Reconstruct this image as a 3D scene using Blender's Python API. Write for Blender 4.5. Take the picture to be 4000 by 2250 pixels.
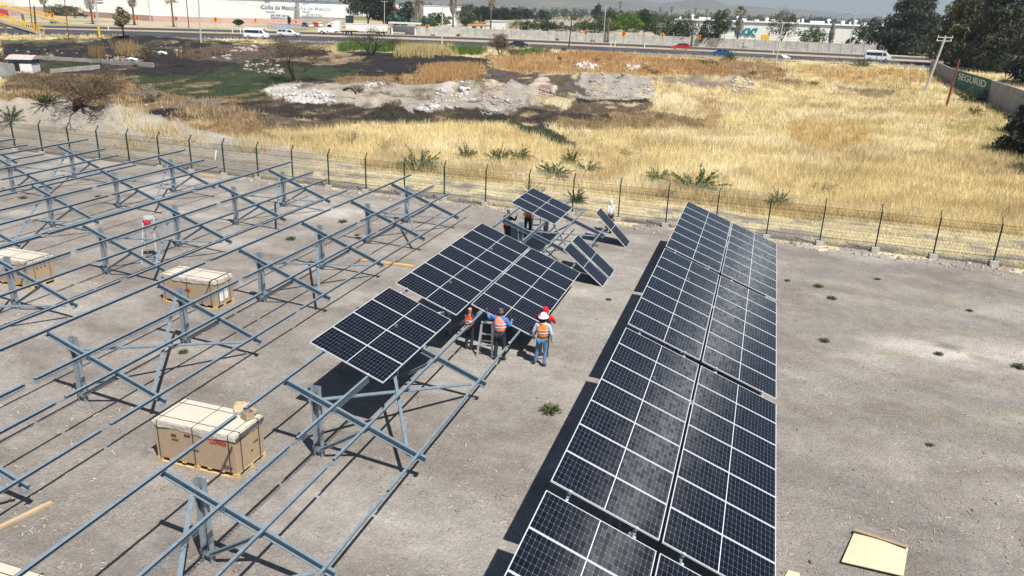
import bpy, bmesh, math, random
import numpy as np
from mathutils import Vector, Matrix
R_ = math.radians
random.seed(7); RNG = np.random.default_rng(11)
for o in list(bpy.data.objects): bpy.data.objects.remove(o)
SC = bpy.context.scene; COL = SC.collection

# ---------------------------------------------------------------- camera
YAW, PIT, ROL, FPX, CAM = -0.3025, 0.3467, 0.0345, 3013.76, np.array([2.908, -36.991, 10.7])
_fw = np.array([math.sin(YAW)*math.cos(PIT), math.cos(YAW)*math.cos(PIT), -math.sin(PIT)])
_r = np.cross(_fw, [0, 0, 1.0]); _r /= np.linalg.norm(_r); _u = np.cross(_r, _fw)
CR = _r*math.cos(ROL)+_u*math.sin(ROL); CU = -_r*math.sin(ROL)+_u*math.cos(ROL); CF = _fw
cd = bpy.data.cameras.new('camera'); cam = bpy.data.objects.new('camera', cd); COL.objects.link(cam)
cd.sensor_width = 36; cd.lens = FPX/4000*36; cd.clip_end = 20000; cd.clip_start = 0.1
cam.matrix_world = Matrix(((CR[0], CU[0], -CF[0], CAM[0]), (CR[1], CU[1], -CF[1], CAM[1]), (CR[2], CU[2], -CF[2], CAM[2]), (0, 0, 0, 1)))
SC.camera = cam
# ---------------------------------------------------------------- sky, sun, exposure
SUNV = Vector((0.515, -0.40, 1.0)).normalized()          # towards the sun
SEL = math.asin(SUNV.z)
w = bpy.data.worlds.new('World'); SC.world = w; w.use_nodes = True
nt = w.node_tree; nt.nodes.clear()
sky = nt.nodes.new('ShaderNodeTexSky'); sky.sky_type = 'NISHITA'; sky.sun_disc = False
sky.sun_elevation = SEL; sky.sun_rotation = math.atan2(SUNV.x, SUNV.y); sky.dust_density = 0.8; sky.air_density = 1.0; sky.altitude = 1700
bg = nt.nodes.new('ShaderNodeBackground'); bg.inputs[1].default_value = 0.06
wo = nt.nodes.new('ShaderNodeOutputWorld'); nt.links.new(sky.outputs[0], bg.inputs[0]); nt.links.new(bg.outputs[0], wo.inputs[0])
sl = bpy.data.lights.new('sun', 'SUN'); sl.energy = 5.0; sl.angle = R_(0.53); sl.color = (1.0, 0.955, 0.89)
so = bpy.data.objects.new('sun', sl); COL.objects.link(so); so.rotation_euler = SUNV.to_track_quat('Z', 'Y').to_euler(); so.location = (30, -60, 60)
SC.view_settings.view_transform = 'Standard'; SC.view_settings.look = 'None'; SC.view_settings.exposure = 0.42; SC.view_settings.gamma = 1
SC.render.engine = 'CYCLES'

# ---------------------------------------------------------------- terrain (heights in metres)
def sstep(t): t = np.clip(t, 0, 1); return t*t*(3-2*t)
def _h(ix, iy, s):
    n = (ix.astype(np.int64)*374761393+iy.astype(np.int64)*668265263+s*974634777) & 0x7fffffff
    n = ((n ^ (n >> 13))*1274126177) & 0x7fffffff
    return ((n ^ (n >> 16)) & 0xffff)/65535.0
def vn(x, y, s=0):
    x = np.asarray(x, float); y = np.asarray(y, float)
    ix = np.floor(x); iy = np.floor(y); fx = x-ix; fy = y-iy; fx = fx*fx*(3-2*fx); fy = fy*fy*(3-2*fy)
    a = _h(ix, iy, s); b = _h(ix+1, iy, s); c = _h(ix, iy+1, s); d = _h(ix+1, iy+1, s)
    return (a*(1-fx)+b*fx)*(1-fy)+(c*(1-fx)+d*fx)*fy
def fbm(x, y, s=0, o=4):
    t = 0; a = .5; n = 0
    for i in range(o): t = t+a*vn(x*2**i, y*2**i, s+i); n += a; a *= .5
    return t/n
ROADZ = 2.35
YN = ([-400, -250, -180, -135, -110, -85, -50, -2, 20, 60, 120, 400], [-60, 30, 72, 103, 120, 131, 141, 149, 149.5, 147, 140, 100])   # near asphalt edge
YM1 = ([-400, -250, -200, -158, -131, -105, -78, -49, -12, 2, 37, 120, 400], [-22, 68, 98, 124, 141, 152, 160, 166.5, 170, 169.5, 168, 160, 118])
YM2 = ([-400, -250, -200, -165, -138, -100, -52, -13, 2, 39, 120, 400], [-15, 75, 105, 131, 150, 169, 177.5, 180.5, 180, 178.5, 170, 127])
YF = ([-400, -250, -200, -175, -145, -110, -87, -54, -14, 2, 42, 120, 400], [-4, 90, 122, 141, 162, 177, 184.5, 190, 193.5, 193, 190, 181, 138])
def yfence(x): return 4.897-0.0247*(np.asarray(x)+50.387)
MOUNDS = []
def H0(x, y):
    x = np.asarray(x, float); y = np.asarray(y, float)
    yf = yfence(x)+5; yr = np.interp(x, *YN)-4
    return ROADZ*sstep((y-yf)/np.maximum(yr-yf, 5))
def Hm(x, y):
    z = H0(x, y)
    for mx, my, rx, ry, h, an in MOUNDS:
        dx = x-mx; dy = y-my; c, s = math.cos(an), math.sin(an)
        u = (dx*c+dy*s)/rx; v = (-dx*s+dy*c)/ry; q = u*u+v*v
        z = z+h*np.exp(-q*1.3)*(0.75+0.5*vn(x*.9, y*.9, 31))
    return z
def H(x, y):
    z = Hm(x, y); x = np.asarray(x, float); y = np.asarray(y, float)
    k = sstep((y-yfence(x)-.5)/4)*sstep((np.interp(x, *YN)-2-y)/6)
    return z+k*(0.45*(fbm(x/6, y/6, 5)-.5)+0.18*(vn(x, y, 9)-.5))+(1-k)*0.03*(fbm(x*1.2, y*1.2, 3)-.5)*(y < yfence(x)+3)
def unproj(px, py, fn=H0, zz=None):
    px = np.asarray(px, float); py = np.asarray(py, float)
    D = CF[:, None]+CR[:, None]*((px.ravel()-2000)/FPX)+CU[:, None]*((1125-py.ravel())/FPX)
    D[2] = np.minimum(D[2], -1e-4); z = np.zeros(D.shape[1]) if zz is None else np.full(D.shape[1], zz)
    for i in range(1 if zz is not None else 12):
        t = (z-CAM[2])/D[2]; X = CAM[0]+D[0]*t; Y = CAM[1]+D[1]*t
        if zz is None: z = .5*z+.5*fn(X, Y) if i < 11 else fn(X, Y)
    return X, Y, z
def P(px, py, fn=None, zz=None):
    X, Y, z = unproj([px], [py], fn or H, zz); return Vector((X[0], Y[0], z[0]))
def proj(X, Y, Z):
    dx = X-CAM[0]; dy = Y-CAM[1]; dz = Z-CAM[2]
    w_ = dx*CF[0]+dy*CF[1]+dz*CF[2]; w_ = np.where(w_ > .5, w_, .5)
    return 2000+FPX*(dx*CR[0]+dy*CR[1]+dz*CR[2])/w_, 1125-FPX*(dx*CU[0]+dy*CU[1]+dz*CU[2])/w_, w_
def above(px, py, base):      # height over a base point of the picture row py
    d = CF+CR*((px-2000)/FPX)+CU*((1125-py)/FPX); n = math.hypot(d[0], d[1])
    return CAM[2]+d[2]*math.hypot(base.x-CAM[0], base.y-CAM[1])/n-base.z
def addmound(px, py, rx, ry, h, an=0):
    X, Y, z = unproj([px], [py]); MOUNDS.append((X[0], Y[0], rx, ry, h, an))

# ---------------------------------------------------------------- mesh helpers
def mkmesh(name, co, faces, mat, parent=None, smooth=False, col=None, uv=None):
    me = bpy.data.meshes.new(name)
    if isinstance(faces, np.ndarray):
        k = faces.shape[1]; co = np.asarray(co, np.float32)
        me.vertices.add(len(co)); me.vertices.foreach_set('co', co.ravel())
        me.loops.add(faces.size); me.loops.foreach_set('vertex_index', faces.ravel().astype(np.int32))
        me.polygons.add(len(faces)); me.polygons.foreach_set('loop_start', np.arange(0, faces.size, k, dtype=np.int32))
        me.update(calc_edges=True)
    else: me.from_pydata([tuple(v) for v in co], [], faces); me.update()
    if smooth: me.polygons.foreach_set('use_smooth', [True]*len(me.polygons))
    if col is not None:
        a = me.color_attributes.new('Col', 'FLOAT_COLOR', 'POINT'); c = np.ones((len(me.vertices), 4), np.float32); c[:, :3] = col; a.data.foreach_set('color', c.ravel())
    for m in (mat if isinstance(mat, (list, tuple)) else [mat]): me.materials.append(m)
    o = bpy.data.objects.new(name, me); COL.objects.link(o)
    if parent: o.parent = parent
    return o
class MB:
    def __init__(s): s.v = []; s.f = []; s.m = []; s.uv = {}
    def add(s, vs, fs, m=0):
        b = len(s.v); s.v += [tuple(v) for v in vs]; s.f += [tuple(i+b for i in f) for f in fs]; s.m += [m]*len(fs); return s
    def box(s, c, d, rz=0, m=0, M=None):
        x, y, z = [q/2 for q in d]; vs = [Vector((a*x, b*y, e*z)) for a in (-1, 1) for b in (-1, 1) for e in (-1, 1)]
        if rz: vs = [Matrix.Rotation(rz, 3, 'Z') @ v for v in vs]
        if M is not None: vs = [M @ v for v in vs]
        vs = [v+Vector(c) for v in vs]
        return s.add(vs, [(0, 1, 3, 2), (4, 6, 7, 5), (0, 4, 5, 1), (2, 3, 7, 6), (0, 2, 6, 4), (1, 5, 7, 3)], m)
    def bar(s, a, b, w, h, up=(0, 0, 1), m=0, off=(0, 0)):
        a = Vector(a); b = Vector(b); d = (b-a).normalized(); x = d.cross(Vector(up)).normalized(); y = x.cross(d)
        vs = []
        for p in (a, b):
            for i, j in ((-1, -1), (1, -1), (1, 1), (-1, 1)): vs.append(p+x*(i*w/2+off[0])+y*(j*h/2+off[1]))
        return s.add(vs, [(0, 3, 2, 1), (4, 5, 6, 7), (0, 1, 5, 4), (1, 2, 6, 5), (2, 3, 7, 6), (3, 0, 4, 7)], m)
    def tube(s, pts, rs, n=8, m=0, cap=True):
        pts = [Vector(p) for p in pts]; rs = rs if isinstance(rs, (list, tuple)) else [rs]*len(pts); b = len(s.v); up = None
        for i, p in enumerate(pts):
            d = (pts[min(i+1, len(pts)-1)]-pts[max(i-1, 0)]).normalized()
            if up is None: up = Vector((1, 0, 0)) if abs(d.x) < .8 else Vector((0, 1, 0))
            x = d.cross(up).normalized(); y = d.cross(x).normalized()
            for k in range(n): a = 2*math.pi*k/n; s.v.append(tuple(p+(x*math.cos(a)+y*math.sin(a))*rs[i]))
        for i in range(len(pts)-1):
            for k in range(n): s.f.append((b+i*n+k, b+i*n+(k+1) % n, b+(i+1)*n+(k+1) % n, b+(i+1)*n+k)); s.m.append(m)
        if cap: s.f += [tuple(b+k for k in range(n))[::-1], tuple(b+(len(pts)-1)*n+k for k in range(n))]; s.m += [m, m]
        return s
    def loft(s, prof, hw, m=0, y0=0):      # prof [(x,z)], half width per vertex, across y
        n = len(prof); hw = hw if isinstance(hw, (list, tuple)) else [hw]*n
        vs = [(x, y0-h, z) for (x, z), h in zip(prof, hw)]+[(x, y0+h, z) for (x, z), h in zip(prof, hw)]
        fs = [tuple(range(n)), tuple(range(2*n-1, n-1, -1))]+[(i, n+i, n+(i+1) % n, (i+1) % n) for i in range(n)]
        return s.add(vs, fs, m)
    def build(s, name, mat, parent=None, smooth=False, M=None, bevel=0):
        me = bpy.data.meshes.new(name); me.from_pydata(s.v, [], s.f)
        if M is not None: me.transform(M)
        for q in (mat if isinstance(mat, (list, tuple)) else [mat]): me.materials.append(q)
        if any(s.m): me.polygons.foreach_set('material_index', s.m)
        if smooth: me.polygons.foreach_set('use_smooth', [True]*len(me.polygons))
        bm = bmesh.new(); bm.from_mesh(me); bmesh.ops.recalc_face_normals(bm, faces=bm.faces); bm.to_mesh(me); bm.free()
        me.update(); o = bpy.data.objects.new(name, me); COL.objects.link(o)
        if parent: o.parent = parent
        if bevel: b = o.modifiers.new('bevel', 'BEVEL'); b.width = bevel; b.segments = 1; b.limit_method = 'ANGLE'
        return o
def tag(o, label=None, cat=None, group=None, kind=None):
    if label: o['label'] = label
    if cat: o['category'] = cat
    if group: o['group'] = group
    if kind: o['kind'] = kind
    return o
def empty(name, loc, rz=0, label=None, cat=None, group=None):
    o = bpy.data.objects.new(name, None); COL.objects.link(o); o.empty_display_size = .2
    o.location = loc; o.rotation_euler = (0, 0, rz); tag(o, label, cat, group); return o
def kids(o): return [c for c in bpy.data.objects if c.parent == o]
def dup(o, loc, rz=None, label=None, group=None, sc=None, par=None):
    r = o.copy(); COL.objects.link(r); r.parent = par
    if loc is not None: r.location = loc
    if rz is not None: r.rotation_euler = (0, 0, rz)
    if sc: r.scale = sc if isinstance(sc, (tuple, list)) else (sc, sc, sc)
    if label: r['label'] = label
    if group: r['group'] = group
    for c in kids(o): dup(c, None, par=r)
    return r
def text(s, size, M, mat, parent, name='lettering', ext=.01, sx=1.0, bold=0.0):
    c = bpy.data.curves.new('lettering', 'FONT'); c.body = s; c.size = size; c.extrude = ext; c.align_x = 'CENTER'; c.align_y = 'CENTER'; c.offset = bold; c.resolution_u = 3
    o = bpy.data.objects.new('tmp', c); COL.objects.link(o); bpy.context.view_layer.update()
    me = bpy.data.meshes.new_from_object(o.evaluated_get(bpy.context.evaluated_depsgraph_get())); bpy.data.objects.remove(o)
    me.transform(M @ Matrix.Diagonal((sx, 1, 1, 1))); me.materials.clear(); me.materials.append(mat)
    q = bpy.data.objects.new(name, me); COL.objects.link(q); q.parent = parent; return q

# ---------------------------------------------------------------- materials
def mat(name, col, rough=.8, metal=0, noise=0, nscale=3, bump=0, bscale=20, spec=.4, col2=None, detail=5, coat=0, alpha=1, stretch=None, vcol=False, trans=0):
    m = bpy.data.materials.new(name); m.use_nodes = True; n = m.node_tree.nodes; l = m.node_tree.links; b = n['Principled BSDF']
    b.inputs['Base Color'].default_value = (*col, 1); b.inputs['Roughness'].default_value = rough; b.inputs['Metallic'].default_value = metal
    b.inputs['Specular IOR Level'].default_value = spec; b.inputs['Coat Weight'].default_value = coat; b.inputs['Alpha'].default_value = alpha
    src = None
    if vcol: a = n.new('ShaderNodeVertexColor'); a.layer_name = 'Col'; src = a.outputs[0]; l.new(src, b.inputs['Base Color'])
    if noise or col2:
        tc = n.new('ShaderNodeTexCoord'); mp = n.new('ShaderNodeMapping'); l.new(tc.outputs['Object'], mp.inputs[0])
        if stretch: mp.inputs['Scale'].default_value = stretch
        t = n.new('ShaderNodeTexNoise'); t.inputs['Scale'].default_value = nscale; t.inputs['Detail'].default_value = detail; t.inputs['Roughness'].default_value = .65; l.new(mp.outputs[0], t.inputs[0])
        mr = n.new('ShaderNodeMapRange'); mr.inputs[1].default_value = .3; mr.inputs[2].default_value = .7; l.new(t.outputs[0], mr.inputs[0])
        mx = n.new('ShaderNodeMix'); mx.data_type = 'RGBA'; l.new(mr.outputs[0], mx.inputs[0])
        c2 = col2 or tuple(min(1, c*(1+noise)) for c in col); c1 = col if col2 else tuple(c*(1-noise) for c in col)
        if vcol:
            mx.blend_type = 'MULTIPLY'; mx.inputs[0].default_value = 1; l.new(src, mx.inputs[6]); mx2 = n.new('ShaderNodeMapRange'); mx2.inputs[3].default_value = 1-noise; mx2.inputs[4].default_value = 1+noise
            l.new(mr.outputs[0], mx2.inputs[0]); l.new(mx2.outputs[0], mx.inputs[7]); m.node_tree.links.remove(mx.inputs[0].links[0]); 
        else: mx.inputs[6].default_value = (*c1, 1); mx.inputs[7].default_value = (*c2, 1)
        l.new(mx.outputs[2], b.inputs['Base Color'])
    if bump:
        tc = n.new('ShaderNodeTexCoord'); t = n.new('ShaderNodeTexNoise'); t.inputs['Scale'].default_value = bscale; t.inputs['Detail'].default_value = 6; l.new(tc.outputs['Object'], t.inputs[0])
        bp = n.new('ShaderNodeBump'); bp.inputs['Strength'].default_value = bump; bp.inputs['Distance'].default_value = .05; l.new(t.outputs[0], bp.inputs['Height']); l.new(bp.outputs[0], b.inputs['Normal'])
    if trans:
        tr = n.new('ShaderNodeBsdfTranslucent'); ms = n.new('ShaderNodeMixShader'); ms.inputs[0].default_value = trans
        src2 = b.inputs['Base Color'].links[0].from_socket if b.inputs['Base Color'].links else None
        if src2: l.new(src2, tr.inputs[0])
        else: tr.inputs[0].default_value = (*col, 1)
        l.new(b.outputs[0], ms.inputs[1]); l.new(tr.outputs[0], ms.inputs[2]); l.new(ms.outputs[0], n['Material Output'].inputs[0])
    return m
M = {}
M['galv'] = mat('galvanised_steel', (.19, .25, .30), .5, .12, noise=.16, nscale=9, bump=.05, bscale=60)
M['galvdark'] = mat('zinc_post', (.30, .345, .38), .5, .3, noise=.22, nscale=14, bump=.05)
M['alu'] = mat('anodised_frame', (.80, .82, .84), .35, .35, spec=.5)
M['alu2'] = mat('ladder_aluminium', (.62, .64, .65), .4, .7, noise=.1)
M['conc'] = mat('concrete', (.46, .44, .40), .9, noise=.18, nscale=6, bump=.3)
M['white'] = mat('white_paint', (.80, .81, .80), .45, noise=.04, nscale=2)
M['whitewall'] = mat('white_cladding', (.80, .82, .81), .6, noise=.05, nscale=.25, stretch=(1, 1, .3))
M['pinkwall'] = mat('pink_render', (.52, .36, .31), .9, noise=.12, nscale=.6)
M['greywall'] = mat('block_wall', (.36, .34, .31), .95, noise=.25, nscale=.8, bump=.4, bscale=6)
M['dark'] = mat('black_rubber', (.02, .02, .022), .7)
M['glass'] = mat('dark_window_glass', (.015, .018, .022), .08, spec=.8)
M['red'] = mat('red_paint', (.55, .01, .02), .3, coat=.5)
M['blue'] = mat('blue_paint', (.01, .09, .42), .3, coat=.5)
M['darkcar'] = mat('black_paint', (.02, .03, .04), .25, coat=.6)
M['silver'] = mat('silver_paint', (.45, .47, .5), .35, .4)
M['yellow'] = mat('yellow_paint', (.80, .50, .03), .6, noise=.12)
M['orange'] = mat('orange_sign', (.85, .28, .01), .5)
M['signblk'] = mat('sign_black', (.02, .02, .02), .6)
M['lampred'] = mat('lamp_red', (.4, .01, .01), .3); M['lamp'] = mat('headlamp', (.75, .75, .72), .15)
M['rim'] = mat('wheel_rim', (.5, .5, .5), .4, .6)
M['polec'] = mat('concrete_pole', (.52, .51, .48), .85, noise=.1)
M['polew'] = mat('wooden_pole', (.10, .055, .035), .9, noise=.3, nscale=8)
M['polered'] = mat('rust_red_pole', (.22, .055, .04), .9, noise=.2)
M['wire'] = mat('cable_black', (.03, .03, .03), .7)
M['green'] = mat('green_fence_paint', (.008, .035, .02), .5)
M['fmesh'] = mat('green_wire_mesh', (.012, .022, .015), .6)
M['razor'] = mat('razor_wire', (.45, .46, .46), .4, .6)
M['kraft'] = mat('cardboard_kraft', (.40, .30, .20), .85, noise=.07, nscale=4)
M['kraftl'] = mat('cardboard_pale', (.70, .57, .38), .85, noise=.05, nscale=3)
M['film'] = mat('plastic_film', (.50, .46, .40), .25, noise=.2, nscale=9, bump=.5, bscale=12)
M['lid'] = mat('lid_board', (.60, .54, .44), .6, noise=.08, nscale=2.5)
M['strap'] = mat('strapping', (.03, .035, .03), .5)
M['pallet'] = mat('pallet_wood', (.62, .43, .20), .85, noise=.15, nscale=8)
M['tan'] = mat('weathered_timber', (.46, .35, .22), .9, noise=.15, nscale=6, stretch=(.2, 1, 1)); M['lumber'] = mat('raw_lumber', (.66, .42, .17), .85, noise=.15, nscale=6, stretch=(.2, 1, 1))
M['txtred'] = mat('red_print', (.45, .03, .03), .6); M['txtgrey'] = mat('grey_print', (.10, .075, .05), .7)
M['bark'] = mat('tree_bark', (.10, .075, .055), .95, noise=.3, nscale=5); M['barkdark'] = mat('burnt_bark', (.02, .016, .014), .95)
M['palmbark'] = mat('palm_trunk_fibre', (.13, .10, .075), .95, noise=.35, nscale=7, bump=.5)
M['thatch'] = mat('dead_fronds', (.34, .29, .23), .95, noise=.3, nscale=4, vcol=False)
M['leaf'] = mat('foliage', (.06, .1, .03), .6, vcol=True, trans=.25, spec=.25)
M['grass'] = mat('dry_grass_blades', (.5, .4, .2), .8, vcol=True, trans=.3, spec=.1)
M['rock'] = mat('rubble_stone', (.5, .47, .43), .95, noise=.25, nscale=3, bump=.4, bscale=5, vcol=True)
M['tealtxt'] = mat('teal_letters', (.0, .22, .27), .5); M['greytxt'] = mat('faded_blue_letters', (.20, .26, .36), .7); M['paletxt'] = mat('faded_letters_pale', (.42, .50, .56), .7)
M['teal'] = mat('green_cladding', (.10, .30, .23), .7, noise=.1); M['redboard'] = mat('red_board', (.40, .035, .045), .6)
M['brick'] = mat('brick_band', (.40, .33, .28), .95, noise=.15, nscale=.7)
M['hutblue'] = mat('hut_blue_paint', (.10, .17, .22), .8, noise=.15); M['hutroof'] = mat('hut_pink_roof', (.55, .42, .38), .85, noise=.15)
M['signgreen'] = mat('green_painted_ad', (.05, .15, .10), .9, noise=.35, nscale=1.5)
M['purple'] = mat('old_lilac_paint', (.30, .27, .36), .9, noise=.25, nscale=1)

def wallmat(name, c, mortar=.7, bw=.4, bh=.2):
    m = mat(name, c, .95); n = m.node_tree.nodes; l = m.node_tree.links; tc = n.new('ShaderNodeTexCoord'); mp = n.new('ShaderNodeMapping'); mp.inputs['Rotation'].default_value = (R_(90), 0, 0)
    l.new(tc.outputs['UV'], mp.inputs[0]); mp.inputs['Rotation'].default_value = (0, 0, 0)
    b = n.new('ShaderNodeTexBrick'); b.inputs['Scale'].default_value = 1; b.inputs['Brick Width'].default_value = bw; b.inputs['Row Height'].default_value = bh; b.inputs['Mortar Size'].default_value = .012
    b.inputs['Color1'].default_value = (*c, 1); b.inputs['Color2'].default_value = (*[q*.85 for q in c], 1); b.inputs['Mortar'].default_value = (*[q*mortar for q in c], 1); l.new(mp.outputs[0], b.inputs[0])
    t = n.new('ShaderNodeTexNoise'); t.inputs['Scale'].default_value = .7; t.inputs['Detail'].default_value = 6; l.new(tc.outputs['UV'], t.inputs[0])
    mx = n.new('ShaderNodeMix'); mx.data_type = 'RGBA'; mx.blend_type = 'MULTIPLY'; mx.inputs[0].default_value = .6; l.new(b.outputs[0], mx.inputs[6])
    mr = n.new('ShaderNodeMapRange'); mr.inputs[1].default_value = .3; mr.inputs[2].default_value = .7; mr.inputs[3].default_value = .55; mr.inputs[4].default_value = 1.15; l.new(t.outputs[0], mr.inputs[0]); l.new(mr.outputs[0], mx.inputs[7])
    l.new(mx.outputs[2], n['Principled BSDF'].inputs['Base Color']); return m
M['blockuv'] = wallmat('concrete_block_courses', (.36, .37, .37)); M['precast'] = wallmat('precast_panel_wall', (.60, .59, .55), .55, 2.5, .5)

def panelmat():
    m = bpy.data.materials.new('photovoltaic_cells'); m.use_nodes = True; n = m.node_tree.nodes; l = m.node_tree.links; b = n['Principled BSDF']
    tc = n.new('ShaderNodeTexCoord'); sp = n.new('ShaderNodeSeparateXYZ'); l.new(tc.outputs['UV'], sp.inputs[0])   # uv in metres: u long side 0..2.2, v short 0..1.08
    def math_(op, a, b_=None, c=None):
        q = n.new('ShaderNodeMath'); q.operation = op
        for i, v in enumerate((a, b_, c)):
            if v is None: continue
            if isinstance(v, (int, float)): q.inputs[i].default_value = v
            else: l.new(v, q.inputs[i])
        return q.outputs[0]
    u, v = sp.outputs[0], sp.outputs[1]
    def lines(c, period, halfw):
        f = math_('FRACT', math_('DIVIDE', c, period)); d = math_('MULTIPLY', math_('SUBTRACT', .5, math_('ABSOLUTE', math_('SUBTRACT', f, .5))), period)
        return math_('LESS_THAN', d, halfw), d
    lu, du = lines(u, .0915, .0014); lv, dv = lines(v, .1817, .0016)
    fl, _ = lines(v, .0182, .0007)                       # busbars run along the long side
    dia = math_('LESS_THAN', math_('ADD', math_('ABSOLUTE', du), math_('ABSOLUTE', dv)), .012)
    grid = math_('MAXIMUM', math_('MAXIMUM', lu, lv), dia)
    mid = math_('LESS_THAN', math_('ABSOLUTE', math_('SUBTRACT', u, 1.108)), .0075)
    nz = n.new('ShaderNodeTexNoise'); nz.inputs['Scale'].default_value = 14; l.new(tc.outputs['UV'], nz.inputs[0])
    # cell-to-cell tone
    cx = math_('FLOOR', math_('DIVIDE', u, .0915)); cy = math_('FLOOR', math_('DIVIDE', v, .1817)); cb = n.new('ShaderNodeCombineXYZ'); l.new(cx, cb.inputs[0]); l.new(cy, cb.inputs[1])
    oi = n.new('ShaderNodeObjectInfo'); l.new(oi.outputs['Random'], cb.inputs[2]); wn = n.new('ShaderNodeTexWhiteNoise'); l.new(cb.outputs[0], wn.inputs[0])
    tone = n.new('ShaderNodeMix'); tone.data_type = 'RGBA'; l.new(wn.outputs[0], tone.inputs[0]); tone.inputs[6].default_value = (.0015, .003, .008, 1); tone.inputs[7].default_value = (.004, .0065, .015, 1)
    m1 = n.new('ShaderNodeMix'); m1.data_type = 'RGBA'; m1.inputs[0].default_value = .008; l.new(tone.outputs[2], m1.inputs[6]); m1.inputs[7].default_value = (.25, .27, .3, 1)
    m2 = n.new('ShaderNodeMix'); m2.data_type = 'RGBA'; l.new(math_('MULTIPLY', grid, .36), m2.inputs[0]); l.new(m1.outputs[2], m2.inputs[6]); m2.inputs[7].default_value = (.55, .6, .66, 1)
    m3 = n.new('ShaderNodeMix'); m3.data_type = 'RGBA'; l.new(mid, m3.inputs[0]); l.new(m2.outputs[2], m3.inputs[6]); m3.inputs[7].default_value = (.72, .75, .78, 1)
    l.new(m3.outputs[2], b.inputs['Base Color']); b.inputs['Roughness'].default_value = .13; b.inputs['Specular IOR Level'].default_value = .24
    # silver busbar wires along the long side: a brushed, anisotropic glint
    g = n.new('ShaderNodeBsdfAnisotropic'); g.inputs['Color'].default_value = (.75, .78, .8, 1); g.inputs['Roughness'].default_value = .55; g.inputs['Anisotropy'].default_value = .92
    tg = n.new('ShaderNodeTangent'); tg.direction_type = 'UV_MAP'; tg.uv_map = 'UVMap'; l.new(tg.outputs[0], g.inputs['Tangent'])
    ms = n.new('ShaderNodeMixShader'); l.new(math_('MULTIPLY', math_('ADD', 1.0, math_('MULTIPLY', wn.outputs[0], 1.6)), .0034), ms.inputs[0]); l.new(b.outputs[0], ms.inputs[1]); l.new(g.outputs[0], ms.inputs[2]); l.new(ms.outputs[0], n['Material Output'].inputs[0])
    return m
M['pv'] = panelmat()

def groundmat():
    m = bpy.data.materials.new('bare_earth_and_field'); m.use_nodes = True; n = m.node_tree.nodes; l = m.node_tree.links; b = n['Principled BSDF']
    b.inputs['Roughness'].default_value = .95; b.inputs['Specular IOR Level'].default_value = .15
    vc = n.new('ShaderNodeVertexColor'); vc.layer_name = 'Col'; tc = n.new('ShaderNodeTexCoord')
    def noise(scale, det, rough=.6, dist=0):
        t = n.new('ShaderNodeTexNoise'); t.inputs['Scale'].default_value = scale; t.inputs['Detail'].default_value = det; t.inputs['Roughness'].default_value = rough; t.inputs['Distortion'].default_value = dist; l.new(tc.outputs['Object'], t.inputs[0]); return t.outputs[0]
    def rng(s, a, b_, c, d):
        r = n.new('ShaderNodeMapRange'); r.inputs[1].default_value = a; r.inputs[2].default_value = b_; r.inputs[3].default_value = c; r.inputs[4].default_value = d; l.new(s, r.inputs[0]); return r.outputs[0]
    def mul(a, s, fac=1):
        x = n.new('ShaderNodeMix'); x.data_type = 'RGBA'; x.blend_type = 'MULTIPLY'; x.inputs[0].default_value = fac; l.new(a, x.inputs[6]); l.new(s, x.inputs[7]); return x.outputs[2]
    c = mul(vc.outputs[0], rng(noise(.35, 6, .6, .6), .3, .7, .86, 1.12))
    c = mul(c, rng(noise(2.2, 8, .7), .3, .72, .82, 1.16))
    c = mul(c, rng(noise(22, 6, .75), .3, .7, .76, 1.26)); c = mul(c, rng(noise(7, 8, .8, .8), .38, .6, .90, 1.10))
    vo = n.new('ShaderNodeTexVoronoi'); vo.feature = 'DISTANCE_TO_EDGE'; vo.inputs['Scale'].default_value = 5.5; l.new(tc.outputs['Object'], vo.inputs[0])
    c = mul(c, rng(vo.outputs[0], 0, .04, .8, 1.0), .3)
    # pale chaff flecks
    v2 = n.new('ShaderNodeTexVoronoi'); v2.inputs['Scale'].default_value = 9; l.new(tc.outputs['Object'], v2.inputs[0])
    fk = rng(v2.outputs['Distance'], .06, .11, 1, 0); mx = n.new('ShaderNodeMix'); mx.data_type = 'RGBA'; k = n.new('ShaderNodeMath'); k.operation = 'MULTIPLY'; l.new(fk, k.inputs[0]); l.new(rng(noise(3, 4), .52, .62, 0, .4), k.inputs[1])
    l.new(k.outputs[0], mx.inputs[0]); l.new(c, mx.inputs[6]); mx.inputs[7].default_value = (.46, .39, .31, 1)
    l.new(mx.outputs[2], b.inputs['Base Color'])
    a1 = n.new('ShaderNodeMath'); a1.operation = 'ADD'; l.new(noise(9, 9, .75), a1.inputs[0]); l.new(rng(vo.outputs[0], 0, .06, -.18, 0), a1.inputs[1])
    bp = n.new('ShaderNodeBump'); bp.inputs['Strength'].default_value = .8; bp.inputs['Distance'].default_value = .08; l.new(a1.outputs[0], bp.inputs['Height']); l.new(bp.outputs[0], b.inputs['Normal'])
    return m
M['ground'] = groundmat()
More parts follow.
